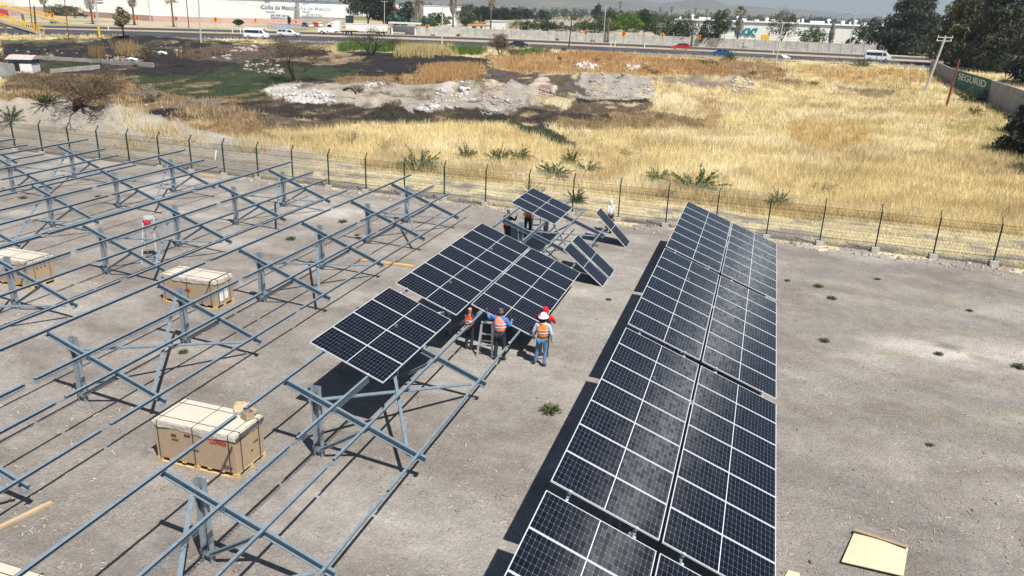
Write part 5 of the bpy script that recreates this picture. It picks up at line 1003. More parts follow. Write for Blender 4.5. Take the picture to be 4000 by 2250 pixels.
for k, a in {'A': ('utility_pole', (390, 150), (370, -30), .20, 'polec', 'pale concrete pole with yellow painted base at left'), 'B': ('utility_pole', (785, 166), (773, -30), .17, 'polec', 'pale slim concrete pole left of the white van'),
    'C': ('utility_pole', (1726, 182), (1728, 32), .17, 'polec', 'pale slim pole rising from the reeds in the centre'), 'D': ('utility_pole', (2220, 194), (2236, 55), .16, 'polew', 'dark wooden pole in the grass left of centre right'), 'E': ('utility_pole', (3029, 252), (3058, 90), .15, 'polec', 'pale leaning pole on the grass verge before the factory'),
    'F': ('utility_pole', (3441, 242), (3453, 182), .08, 'polec', 'short thin post beside the white van at right'), 'G': ('utility_pole', (3311, 208), (3343, 48), .15, 'polec', 'tall pale pole against the factory wall at right'), 'H': ('utility_pole', (2675, 172), (2693, 40), .16, 'polew', 'tall dark wooden pole left of a thin palm by the factory'),
    'I': ('utility_pole', (2358, 138), (2367, 18), .14, 'polec', 'pale lamp pole left of the bright green tree'), 'J': ('utility_pole', (1501, 118), (1502, 4), .14, 'polec', 'pale pole between the lorry trailer and the bus shelter'), 'K': ('utility_pole', (738, 109), (726, -20), .16, 'polered', 'rust-red braced pole in front of the long white warehouse'),
    'L': ('utility_pole', (590, 102), (577, -20), .16, 'polec', 'thin white lamp post before the warehouse, between two palms'), 'M': ('utility_pole', (268, 152), (250, -20), .10, 'polered', 'thin brown pole near the end of the lower yellow ramp'), 'N': ('utility_pole', (141, 132), (133, 24), .20, 'polew', 'stubby dark pole rising behind the lower yellow ramp'), 'O': ('utility_pole', (128, 132), (113, -20), .12, 'polered', 'thin brown pole left of the stubby dark one')}.items():
    _, tops[k] = pole(*a, band=(k == 'A'), arms=(1 if k in 'GHDJ' else 0), group='utility poles along the highway')
pole('leaning_pole', (3611, 356), (3694, 142), .20, 'polec', 'leaning concrete power pole with two crossarms on the grass at right', arms=2)
pole('leaning_wooden_pole', (3695, 418), (3748, 230), .15, 'polered', 'leaning rusty brown wooden pole in front of the boundary wall')
def wire(a, b_, sag, nm='overhead_cable', label='', r_=.022):
    pts = [a.lerp(b_, t/14)-Vector((0, 0, sag*4*(t/14)*(1-t/14))) for t in range(15)]; o = MB().tube(pts, r_, 4, cap=False).build(nm, M['wire']); tag(o, label, 'cable', 'overhead cables'); return o
wire(tops['B'], P(1180, 60)+Vector((0, 0, 2.0)), 1.2, label='thin cable from the slim left pole down past the white warehouse')
wire(tops['J'], tops['I'], 2.5, label='cable spanning between the two pale poles in the top centre')
wire(tops['H'], tops['G'], 3, label='cable spanning across the front of the white factory')
wire(tops['G'], P(3900, 190)+Vector((0, 0, 9)), 1.5, label='cable from the tall pale pole into the dark trees at right')
for i, (x, y, yt, lb) in enumerate(((212, 110, 52, 'by the upper yellow ramp'), (375, 100, 58, 'behind the yellow-based pole'), (541, 112, 62, 'beside the second palm'), (692, 116, 66, 'beside the third palm'), (846, 127, 70, 'left of the bushy green tree'), (1000, 108, 74, 'above the white van'), (1157, 108, 80, 'above the pickup'), (1505, 126, 93, 'behind the pole by the lorry trailer'), (1668, 150, 98, 'under a small blue plate'), (2016, 150, 100, 'above the black sedan'), (2285, 178, 119, 'before the car lot'), (2432, 184, 126, 'below the bright green tree'), (2582, 190, 130, 'with a whole yellow face'), (2725, 196, 138, 'right of the red car'))):
    q = P(x, y); h = above(x, yt, q); r = empty('chevron_sign', q, .1 if i > 6 else .5, 'orange chevron curve sign '+lb, 'road sign', 'chevron signs along the curve'); b = MB(); b.bar((0, 0, -.3), (0, 0, h), .09, .09, up=(1, 0, 0)); b.build('post', M['galvdark'], r)
    b = MB(); b.box((0, -.06, h-.4), (.85, .05, 1.05)); b.build('plate', M['orange'] if i != 12 else M['yellow'], r); b = MB(); b.add([(-.3, -.10, h+.03), (.0, -.10, h+.03), (.34, -.10, h-.4), (.0, -.10, h-.83), (-.3, -.10, h-.83), (.04, -.10, h-.4)], [(0, 5, 2, 1), (5, 4, 3, 2)]); b.build('chevron', M['signblk'], r)
q = P(1668, 150); r = empty('stop_sign_plate', (q.x-.4, q.y+1, q.z), 0, 'small blue bus stop plate above an orange chevron', 'road sign'); b = MB(); b.bar((0, 0, -.3), (0, 0, 5.2), .08, .08, up=(1, 0, 0)); b.build('post', M['galvdark'], r); b = MB(); b.box((0, -.08, 4.9), (.7, .06, .9)); b.build('plate', M['blue'], r)
for i, (x, y) in enumerate(((424, 118), (909, 131), (940, 131), (2386, 181), (2402, 181), (2517, 188), (3020, 214), (1340, 137))):
    q = P(x, y); b = MB(); b.box((0, 0, .5), (.22, .14, 1.2)); o = b.build('delineator_post', M['white'], bevel=.02); o.location = q
    tag(o, 'small white marker post on the median, '+('near the leafy sapling', 'left one of two beside the white van', 'right one of two beside the white van', 'left one of two at centre right', 'right one of two at centre right', 'left of the red car', 'before the factory', 'by the lorry wheels')[i], 'marker post', 'marker posts on the median')
# red and white lattice tower and pylon far behind
q = P(2488, 66); h = 22; r = empty('lattice_tower', q, .3, 'red and white lattice mast rising behind the green trees', 'tower'); b = MB()
for s in ((-1, -1), (1, -1), (1, 1), (-1, 1)): b.bar((s[0]*2.2, s[1]*2.2, 0), (s[0]*.8, s[1]*.8, h), .35, .35, up=(1, 0, 0))
b.build('legs', M['redboard'], r); b = MB()
for k in range(9):
    z0, z1 = h*k/9, h*(k+1)/9; w0, w1 = 2.2-1.4*k/9, 2.2-1.4*(k+1)/9
    for s in (-1, 1): b.bar((-w0, s*w0, z0), (w1, s*w1, z1), .2, .2); b.bar((s*w0, -w0, z0), (s*w1, w1, z1), .2, .2); b.bar((-w1, s*w1, z1), (w1, s*w1, z1), .2, .2)
b.build('lattice', M['white'], r)
q = P(3040, 92); h = above(3040, 27, q); r = empty('power_pylon', q, .5, 'grey power pylon just showing above the leafy tree by the factory', 'pylon'); b = MB()
for s in ((-1, -1), (1, -1), (1, 1), (-1, 1)): b.bar((s[0]*2.4, s[1]*2.4, 0), (s[0]*.3, s[1]*.3, h), .22, .22, up=(1, 0, 0))
[b.bar((-6+1.2*k, 0, h*(.99-.11*k)), (6-1.2*k, 0, h*(.99-.11*k)), .3, .3) for k in range(2)]; b.build('frame', M['galvdark'], r)
# ---------------------------------------------------------------- trees, palms, scrub
def leaves(blobs, n, size, c1, c2, seed, hollow=.55, droop=0, elong=1.6, clump=True):
    r = np.random.default_rng(seed); w_ = np.array([b[1][0]*b[1][1]+b[1][0]*b[1][2] for b in blobs]); w_ = w_/w_.sum(); bi = r.choice(len(blobs), n, p=w_)
    ctr = np.array([b[0] for b in blobs])[bi]; rad = np.array([b[1] for b in blobs])[bi]; v = r.normal(0, 1, (n, 3)); v /= np.linalg.norm(v, axis=1)[:, None]
    rr_ = hollow+(1-hollow)*r.uniform(0, 1, n)**.6; g = fbm(v[:, 0]*2.1+bi*3.3, v[:, 1]*2.1+v[:, 2]*1.9, seed, 3); rr_ = rr_*(.72+.6*g); p = ctr+v*rad*rr_[:, None]
    if clump:
        keep = fbm(p[:, 0]/size/5+p[:, 2]*.3, p[:, 1]/size/5+p[:, 2]/size/6, seed+5, 2) > .38; p = p[keep]; v = v[keep]
    m = len(p); a = r.normal(0, 1, (m, 3)); a /= np.linalg.norm(a, axis=1)[:, None]; a[:, 2] = a[:, 2]-droop; b = np.cross(a, r.normal(0, 1, (m, 3))); b /= np.linalg.norm(b, axis=1)[:, None]
    s = size*r.uniform(.5, 1.4, m)[:, None]; co = np.stack([p-b*s*.5, p+b*s*.5, p+a*s*elong], 1).reshape(-1, 3); t = np.clip(.5*g[:0].mean() if False else r.beta(1.6, 1.6, m), 0, 1)[:, None]
    hue = fbm(p[:, 0]/size/9+7, p[:, 1]/size/9+p[:, 2]/size/9, seed+9, 2)[:, None]; t = np.clip(.35*t+1.1*(hue-.25), 0, 1); col = np.array(c1)*(1-t)+np.array(c2)*t
    return co, np.arange(3*m).reshape(-1, 3), np.repeat(col, 3, 0)
def limbs(b, p, d, L, r0, depth, rng, spread=.6, tips=None, up=.15, n=6, segs=3):
    pts = [Vector(p)]; rs = [r0]; dd = Vector(d).normalized()
    for i in range(segs): dd = (dd+Vector((rng.gauss(0, .16), rng.gauss(0, .16), rng.gauss(0, .1)+up*.3))).normalized(); pts.append(pts[-1]+dd*L/segs); rs.append(r0*(1-.42*(i+1)/segs))
    b.tube([tuple(q) for q in pts], rs, n, cap=False)
    if tips is not None: tips.append((pts[-1], dd))
    if depth > 0:
        for k in range(rng.choice((2, 3, 3))):
            i = rng.choice((segs-1, segs)); nd = (dd+Vector((rng.gauss(0, spread), rng.gauss(0, spread), rng.gauss(up, spread*.5)))).normalized(); limbs(b, pts[i], nd, L*rng.uniform(.6, .85), rs[i]*.68, depth-1, rng, spread, tips, up, max(3, n-1), segs)
def dist(q): return math.hypot(q.x-CAM[0], q.y-CAM[1], q.z-CAM[2])
G1, G2, G3, G4, G5 = ((.020, .036, .014), (.085, .115, .04)), ((.035, .075, .015), (.16, .24, .04)), ((.05, .06, .035), (.17, .18, .11)), ((.014, .024, .014), (.055, .07, .04)), ((.05, .07, .03), (.16, .19, .08))
def tree(px, py, top, wpx, label, cols=G1, seed=1, n=1800, leaf=None, trunk=.25, nb=7, name='broadleaf_tree', group='trees beyond the highway', thin=False, base=None, mats='bark', trunkw=None, el=1.6, droop=0, hollow=.5, sq=1.0):
    q = base or P(px, py); D = dist(q); h = above(px, top, q)*1.05; wm_ = wpx*D/FPX*1.15; rng = random.Random(seed)
    r = empty(name, q, rng.uniform(0, 6), label, 'tree', group); tw = trunkw or max(.12, h*.022)
    b = MB(); tips = []; th = h*trunk; b.tube([(0, 0, -.4), (.05*h*rng.uniform(-.3, .3), 0, th*.6), (0, 0, th)], [tw*1.3, tw, tw*.85], 8, cap=False)
    for k in range(5): a = k*1.26+rng.random(); limbs(b, (0, 0, th*rng.uniform(.75, 1)), (math.cos(a)*.6, math.sin(a)*.6, 1), h*.33, tw*.55, 1, rng, .5, tips)
    b.build('trunk', M[mats], r, smooth=True)
    bl = []
    for k in range(nb):
        t = rng.random(); cz = name == 'casuarina_tree'; z = th+(h-th)*((-.02 if cz else .12)+(.9 if cz else .75)*(k+.5)/nb); wz = wm_*.5*(1-(.75*max(0, (k+.5)/nb-.2) if cz else .55*abs((k+.5)/nb-.4)*1.5)); a = k*2.4+rng.random(); rr_ = wz*rng.uniform(.5, .75)
        bl.append(((math.cos(a)*wz*.52, math.sin(a)*wz*.52, z), (rr_, rr_, (h-th)/nb*rng.uniform(1.0, 1.7)*sq)))
    lf = leaf or max(.16, D/772*.85); n = int(n*1.7)
    co, fc, cl = leaves(bl, n, lf, cols[0], cols[1], seed, hollow, droop, el); mkmesh('crown', co, fc, M['leaf'], parent=r, col=cl); return r
def palm(px, py, top, label, crown=1.0, skirt=(.55, .9), seed=1, crownr=2.3, dead=False, sw=1.0, tr=.28, lean=None):
    q = P(px, py); h = above(px, top, q); rng = random.Random(seed); r = empty('fan_palm', q, seed*1.3, label, 'palm tree', 'fan palms along the highway'); s = Vector((rng.uniform(-.02, .02)*h, 0, h)) if lean is None else Vector((lean[0], lean[1], h))
    b = MB(); b.tube([(0, 0, -.4), tuple(s*.12), tuple(s*.5), tuple(s)], [tr*1.5, tr*1.1, tr*.9, tr*.8], 9); b.build('trunk', M['palmbark'], r, smooth=True)
    if skirt:
        z0, z1 = skirt; V = []; C = []; r2 = np.random.default_rng(seed)
        for k in range(420):
            t = r2.random(); z = h*(z0+(z1-z0)*t); rad = sw*(.35+.9*math.sin(math.pi*min(1, .15+.85*t)))*r2.uniform(.4, 1.05); a = r2.uniform(0, 6.28); c = np.array([math.cos(a)*rad, math.sin(a)*rad, z])+np.array([s.x, s.y, 0])*z/h; L = r2.uniform(.5, 1.3); sd = np.array([-math.sin(a), math.cos(a), 0])*r2.uniform(.08, .22)
            V += [c-sd, c+sd, c+np.array([-math.cos(a)*.25, -math.sin(a)*.25, -L])]; C += [np.array((.52, .47, .40))*r2.uniform(.35, 1.1)]*3
        mkmesh('dead_frond_skirt', np.array(V), np.arange(len(V)).reshape(-1, 3), M['rock'], parent=r, col=np.clip(np.array(C), 0, 1))
    if crown:
        V = []; C = []; r2 = np.random.default_rng(seed+50); cp = np.array([s.x, s.y, h-.2])
        for k in range(int(46*crown)):
            a = r2.uniform(0, 6.28); el_ = r2.uniform(-.9, 1.3); d = np.array([math.cos(a)*math.cos(el_), math.sin(a)*math.cos(el_), math.sin(el_)]); base_ = cp+d*crownr*.5; sdv = np.cross(d, [0, 0, 1]); sdv /= np.linalg.norm(sdv)+1e-6; upv = np.cross(sdv, d); cc_ = (np.array((.10, .13, .035)) if el_ > -.2 and not dead else np.array((.32, .26, .12)))*r2.uniform(.6, 1.5)
            V += [cp, base_+sdv*.03, base_-sdv*.03]; C += [cc_]*3
            for f in range(9): fa = (f-4)/4*1.1; e = d*math.cos(fa)+sdv*math.sin(fa); tip = base_+e*crownr*.62-np.array([0, 0, .35*crownr*.5*abs(fa)]); V += [base_-upv*.04-sdv*.07, base_+sdv*.07, tip]; C += [cc_*r2.uniform(.8, 1.2)]*3
        mkmesh('crown', np.array(V), np.arange(len(V)).reshape(-1, 3), M['leaf'], parent=r, col=np.clip(np.array(C), 0, 1))
    return r
palm(181, 72, -60, 'fan palm with a pale dead-frond skirt by the pink wall, leftmost palm', skirt=(.45, .95), seed=1, sw=1.5); palm(363, 94, -60, 'fan palm with a pale skirt left of the yellow-based pole', skirt=(.42, .95), seed=2, sw=1.45)
palm(526, 99, -55, 'fan palm with a brown skirt in front of the louvred warehouse end', skirt=(.5, .95), seed=3, sw=1.3); palm(679, 105, -8, 'slim bare-trunked palm whose crown touches the top edge, left of the red pole', skirt=None, seed=4, tr=.26)
palm(1630, 130, -12, 'thick palm with yellow-green crown and pale skirt right of the bus shelter', skirt=(.33, .88), seed=5, crownr=3.2, sw=1.7, tr=.34, crown=1.5); palm(1769, 139, -40, 'tall palm with a long pale skirt before the plain white hall', skirt=(.5, .92), seed=6, sw=1.2)
palm(1916, 128, -5, 'slim palm with dry brown crown above the dark woodland', skirt=(.72, .98), seed=7, dead=True, sw=.8, crownr=1.9); palm(2062, 151, 99, 'burnt headless palm stump beside the round trees', 0, None, 8)
palm(2373, 166, 68, 'dark headless palm trunk left of the bright green tree', 0, (.86, 1.0), 9, sw=.4); palm(2700, 182, 80, 'thin dark palm trunk left of the factory wall with a tiny tuft', .25, (.85, 1.0), 10, crownr=.8, sw=.4, dead=True)
palm(2876, 187, 42, 'palm with a shaggy skirt in front of the teal letters', skirt=(.42, .86), seed=11, crownr=1.9, sw=1.25); palm(3238, 204, 86, 'dead palm with only a hanging brown skirt before the factory', 0, (.3, 1.0), 12, sw=.75)
for i, (x, b_, t, lb) in enumerate(((2418, 78, 13, 'above the bright green tree'), (2577, 84, 33, 'behind the factory annex, left one'), (2620, 84, 33, 'behind the factory annex, right one'), (2712, 84, 36, 'behind the factory roof, left of the dome vent'), (2756, 86, 40, 'behind the factory roof, right of the dome vent'))): palm(x, b_, t, 'distant palm crown '+lb, skirt=(.7, .92), seed=20+i, crownr=3.0, sw=1.4, crown=1.2)
T = tree
T(1440, 112, -60, 170, 'tall dark eucalyptus at the top edge behind the lorry trailer', G4, 31, 9000, trunk=.2, nb=9, thin=True)
T(1500, 112, -30, 90, 'dark leafy tree directly behind the pale pole by the bus shelter', G4, 32, 4500, trunk=.12)
T(1590, 104, 8, 70, 'dark round tree behind the thick palm', G4, 33, 1800, trunk=.25)
T(1715, 112, 50, 92, 'bright leafy green tree in front of the plain white hall', G2, 34, 2200, trunk=.15)
T(1812, 100, 24, 70, 'grey-green eucalyptus at the left end of the dark woodland', G3, 35, 1800, trunk=.2)
for i, x in enumerate((1850, 1890, 1930, 1970, 2010, 2050)): T(x, 92, 22+i*3, 62, 'dense dark green orchard tree, number %d along the belt behind the plant yard wall' % (i+1) if False else 'dense dark green tree in the belt behind the plant yard', G4 if i % 2 else ((.02, .04, .012), (.06, .10, .025)), 40+i, 1500, trunk=.1, nb=6, group='dark trees of the belt behind the plant yard')
T(2066, 124, 86, 72, 'round green tree behind the pale wall, left of two above parked cars', ((.025, .055, .015), (.08, .15, .03)), 50, 1500, trunk=.15); T(2142, 126, 84, 76, 'round green tree behind the pale wall, right of two above parked cars', ((.03, .06, .015), (.09, .16, .03)), 51, 1500, trunk=.15)
T(2235, 128, 100, 60, 'sparse greyish tree behind the wall near the white cars', G3, 52, 500, trunk=.2); T(2340, 130, 72, 78, 'dull olive tree under the pointed conifer', G5, 53, 1500, trunk=.15)
T(2332, 92, 12, 40, 'pointed dark conifer rising above the other trees', ((.015, .03, .015), (.04, .07, .03)), 54, 1500, trunk=.08, nb=9, name='conifer')
T(2395, 122, 32, 90, 'dark leafy tree behind the bright green one', G1, 55, 2000, trunk=.1); T(2442, 140, 46, 120, 'big bright yellow-green tree behind the pale wall', ((.05, .10, .012), (.20, .30, .035)), 56, 3400, trunk=.15, nb=9); T(2515, 138, 40, 84, 'dark green tree joined to the right of the bright green one', ((.02, .05, .012), (.06, .11, .025)), 57, 2400, trunk=.12, nb=8)
T(2600, 173, 62, 96, 'olive-green tree against the left end of the factory', G5, 58, 2200, trunk=.15, nb=8); T(2685, 178, 68, 92, 'feathery thin-leaved tree between two dark trunks', G3, 59, 1500, trunk=.2)
T(2803, 184, 34, 92, 'tall green tree in front of the factory left of the teal letters', ((.03, .05, .02), (.11, .16, .05)), 60, 2600, trunk=.22, nb=8); T(3048, 192, 38, 118, 'sparse two-toned tree in front of the factory behind a leaning pale pole', ((.05, .065, .04), (.20, .20, .06)), 61, 1700, trunk=.25, nb=8)
T(3170, 199, 104, 102, 'round green tree against the white factory wall', ((.04, .07, .03), (.13, .20, .05)), 62, 1600, trunk=.18); T(3395, 206, 72, 112, 'drooping olive tree at the right end of the factory', ((.03, .045, .025), (.11, .14, .06)), 63, 2600, trunk=.2, nb=8, droop=.6)
T(485, 152, 32, 56, 'dry yellowish sapling on the verge right of the yellow-based pole', ((.14, .11, .05), (.34, .28, .15)), 64, 900, trunk=.38, mats='barkdark', leaf=.28)
T(932, 104, 77, 34, 'small round clipped green tree before the low pink wall', ((.02, .05, .012), (.06, .12, .03)), 65, 700, trunk=.25, leaf=.3); T(1131, 98, 64, 9, 'slim dark cypress before the long white warehouse', G4, 66, 300, trunk=.05, leaf=.3, name='cypress')
T(240, 62, 22, 118, 'wide olive-green thicket against the pink wall at top left', ((.07, .08, .035), (.20, .20, .10)), 67, 1500, trunk=.05, name='thicket', sq=1.2)
for i, (x, y, t, w_, c, lb) in enumerate(((1668, 112, 66, 60, G2, 'low leafy tree left of the bright one by the white hall'), (1560, 116, 70, 60, G1, 'low dark tree behind the bus shelter roof'), (1835, 104, 50, 60, G3, 'grey-green tree at the foot of the dark belt'), (2280, 124, 84, 70, G5, 'dull tree left of the pointed conifer'), (2370, 128, 80, 60, G1, 'small dark tree at the foot of the pointed conifer'), (2565, 150, 78, 50, G1, 'dark narrow tree at the left end of the factory'),
    (2650, 176, 84, 60, G5, 'olive tree between two feathery ones by the factory'), (2745, 182, 100, 44, G3, 'low feathery tree left of the tall green one by the factory'), (3450, 210, 96, 70, G1, 'dark tree left of the tall casuarina at right'), (3320, 204, 150, 40, G3, 'low grey-green bush tree left of the drooping olive tree'), (2120, 96, 38, 60, G4, 'dark tree at the right end of the belt'), (1780, 98, 40, 50, G4, 'dark tree between the tall palm and the grey-green eucalyptus'))): T(x, y, t, w_, lb, c, 90+i, 1600, trunk=.1)
# big casuarinas on the right
W1 = ((.025, .034, .022), (.13, .14, .085))
def casu(px, py, top, wpx, label, seed, n, base=None, cols=W1, nb=24, leaf=.30, trunk=.1): return tree(px, py, top, wpx, label, cols, seed, n, leaf, trunk, nb, 'casuarina_tree', 'dark casuarinas at the right', base=base, trunkw=.38, el=2.6, droop=.5, hollow=.15, sq=1.9)
casu(3540, 214, -70, 165, 'tall dark casuarina behind the right-hand white van', 71, 15000, leaf=.34)
casu(3765, 262, -110, 205, 'broad greenish casuarina behind the leaning power pole', 72, 17000, cols=((.035, .042, .022), (.19, .18, .08)))
casu(3890, 280, -130, 190, 'casuarina with bare branch tips left of the right edge, behind the boundary wall', 73, 15000)
qb = Vector((46, 108, float(H(46, 108)))); casu(3985, 330, 20, 230, 'very dark casuarina cut by the right edge, above the boundary wall', 74, 14000, base=qb, cols=((.012, .018, .012), (.05, .06, .035)))
for i, (x, y, h_) in enumerate(((27, 39, 13), (26.2, 31, 11), (30, 51, 12))):
    q = Vector((x, y, 0)); q.z = float(H(q.x, q.y)); r = dup([o for o in bpy.data.objects if o.get('label', '').startswith('very dark')][0], q, 1.3*i, ['shade casuarina beyond the boundary wall, just past the right edge', 'shade casuarina past the right edge, nearest the mesh fence', 'shade casuarina past the right edge, farthest from the mesh fence'][i], 'shade trees beyond the right edge', sc=h_/21.)
rng = random.Random(9)
# bare thorn trees and scrub
def thorn(px, py, top, wpx, label, seed, lean=0, dark=False, n=2600, tw=.10, col=((.10, .075, .05), (.26, .19, .12)), leafy=.5, name='thorn_tree', depth=4, grp='bare thorn trees in the waste ground'):
    q = P(px, py); D = dist(q); h = above(px, top, q); wm_ = wpx*D/FPX; rng = random.Random(seed); r = empty(name, q, 0, label, 'tree', grp); b = MB(); tips = []
    for k in range(4): a = k*1.57+rng.uniform(-.5, .5); limbs(b, (0, 0, -.2), (math.cos(a)*.55*wm_/h/1.6+lean, math.sin(a)*.45, 1.0), h*.40, tw*rng.uniform(.7, 1.2), depth-1, rng, .55, tips, .12, 5)
    sx = wm_*.5/max(.1, max(abs(t[0].x-lean*h*.5) for t in tips)); sz = h*.92/max(t[0].z for t in tips)
    for o_ in (b,): o_.v = [((v[0]-lean*v[2]*.5)*sx+lean*v[2]*.8, v[1]*sx, v[2]*sz) for v in o_.v]
    b.build('branches', M['barkdark' if dark else 'bark'], r); bl = [((( t[0].x-lean*t[0].z*.5)*sx+lean*t[0].z*sz*.8, t[0].y*sx, t[0].z*sz), (wm_*.13, wm_*.13, h*.10)) for t in tips]
    co, fc, cl = leaves(bl, int(n*leafy), max(.05, D/772*.30), col[0], col[1], seed, .1, 0, 4.0, clump=False); mkmesh('twigs', co, fc, M['grass'], parent=r, col=cl); return r
thorn(305, 462, 268, 260, 'leaning brown thorn tree beyond the fence at left', 81, lean=.42, n=9000, tw=.16, leafy=.8)
thorn(1150, 318, 132, 215, 'spreading bare thorn tree in front of the white van and pickup', 82, n=9000, tw=.13, leafy=.8)
thorn(1450, 217, 100, 190, 'burnt black thorn tree in front of the lorry trailer', 83, dark=True, n=4500, tw=.12, leafy=.7, col=((.05, .035, .03), (.16, .11, .09)))
thorn(1952, 220, 126, 118, 'round grey-brown thorn bush beside the black sedan', 84, n=9000, leafy=1, col=((.13, .10, .07), (.30, .24, .17)), tw=.11)
thorn(-5, 262, 196, 80, 'brown thorn bush cut by the left edge above the stained wall', 85, n=3000, leafy=1)
thorn(585, 398, 330, 95, 'low pale leafless shrub at the edge of the dark green patch', 86, n=4000, leafy=1, col=((.3, .26, .2), (.45, .4, .32)), tw=.06)
thorn(575, 245, 185, 60, 'low brown thorn bush among the rubble behind the channel wall', 87, n=1500, leafy=1, tw=.06)
# brown dead weeds standing in the burnt ground, reeds by the road
def patch(name, poly, n, h, c, label, seed, cat='reeds', nb=7, w_=.5, spread=.3, hv=.45):
    p = np.array(poly, float); r = np.random.default_rng(seed); px = r.uniform(p[:, 0].min(), p[:, 0].max(), n); py = r.uniform(p[:, 1].min(), p[:, 1].max(), n); px = px+r.normal(0, 10, n); py = py+r.normal(0, 4, n); k = inpoly(px, py+0*px, [(a_-20 if a_ < p[:, 0].mean() else a_+20, b_) for a_, b_ in poly]); X, Y, z = unproj(px[k], py[k], H); kk = fbm(X/3.5, Y/3.5, seed+70) > .43; X, Y = X[kk], Y[kk]
    m = len(X); X = np.repeat(X, nb)+r.normal(0, spread, m*nb); Y = np.repeat(Y, nb)+r.normal(0, spread, m*nb); k = m*nb; Z_ = H(X, Y)-.05; d = np.hypot(X-CAM[0], Y-CAM[1]); wd = np.maximum(.02, d/772*w_)*r.uniform(.6, 1.3, k); a = r.uniform(0, 6.28, k); hh = h*r.uniform(1-hv*1.5, 1+hv*.6, k)*np.repeat(r.uniform(.7, 1.15, m), nb); la = r.uniform(0, 6.28, k); ln = hh*r.uniform(0, .22, k)
    bx = np.stack([X, Y, Z_], -1); dx = np.stack([np.cos(a), np.sin(a), 0*a], -1)*wd[:, None]/2; tip = bx+np.stack([np.cos(la)*ln, np.sin(la)*ln, hh], -1); mid = bx*.5+tip*.5
    co = np.stack([bx-dx*.5, bx+dx*.5, mid+dx, tip, mid-dx], 1).reshape(-1, 3); b5 = np.arange(k)[:, None]*5; fc = np.concatenate([b5+np.array([[0, 1, 2]]), b5+np.array([[0, 2, 4]]), b5+np.array([[4, 2, 3]])]); t = r.uniform(0, 1, k)[:, None]; cl = np.array(c[0])*t+np.array(c[1])*(1-t)
    o = mkmesh(name, co, fc, M['grass'], col=np.repeat(cl, 5, 0)); tag(o, label, cat, kind='stuff'); return o
GR = ((.07, .14, .03), (.20, .30, .08)); YR = ((.55, .43, .18), (.70, .60, .33)); BR = ((.22, .13, .07), (.40, .27, .15))
patch('green_reeds', [(1335, 188), (1580, 190), (1590, 205), (1340, 203)], 1500, 1.5, GR, 'bright green reeds along the road verge left of centre', 1)
patch('green_reeds', [(1760, 196), (1880, 200), (1885, 217), (1760, 217)], 800, 1.4, GR, 'bright green reeds along the verge between the pale pole and the thorn bush', 2)
patch('yellow_reeds', [(1560, 196), (1765, 198), (1770, 224), (1570, 224)], 1800, 1.6, YR, 'tall yellow reeds around the pale pole in the centre', 3)
patch('green_reeds', [(2000, 200), (2110, 200), (2100, 216), (2000, 220)], 500, 1.0, GR, 'green reeds right of the round thorn bush', 4)
patch('dead_weeds', [(330, 215), (395, 205), (400, 230), (335, 232)], 90, 1.9, BR, 'tall brown dead weeds on the burnt mound, left clump', 5, 'weeds', 9)
patch('dead_weeds', [(460, 190), (520, 185), (525, 225), (465, 230)], 170, 2.0, ((.30, .20, .09), (.48, .36, .18)), 'tall straw-brown dead weeds below the dry sapling', 6, 'weeds', 9)
patch('dead_weeds', [(690, 215), (910, 195), (930, 212), (700, 230)], 140, 1.5, BR, 'reddish dead weed stalks by the pale rubble behind the burnt patch', 7, 'weeds', 6)
patch('rust_grass', [(1660, 262), (1850, 250), (1860, 318), (1670, 315)], 1500, .8, ((.56, .33, .13), (.62, .45, .22)), 'rust-coloured tall grass right of the burnt ground', 8, 'grass', spread=.6)
patch('rust_grass', [(1960, 215), (2420, 210), (2850, 245), (2850, 290), (2500, 300), (2000, 290)], 4500, .65, ((.55, .30, .12), (.62, .46, .24)), 'rust-brown tall grass below the highway verge', 9, 'grass', spread=.9)
patch('pale_grass_clumps', [(430, 470), (760, 540), (1080, 590), (1000, 600), (640, 545), (430, 500)], 900, .95, ((.62, .50, .27), (.74, .64, .40)), 'pale tall grass clumps behind the dirt bank at left', 10, 'grass', spread=.25)
patch('pale_grass_clumps', [(0, 350), (500, 380), (1000, 440), (1000, 540), (500, 450), (0, 420)], 900, .7, ((.50, .38, .2), (.66, .55, .33)), 'scattered pale grass tufts in the brown waste ground at left', 11, 'grass', spread=.2)
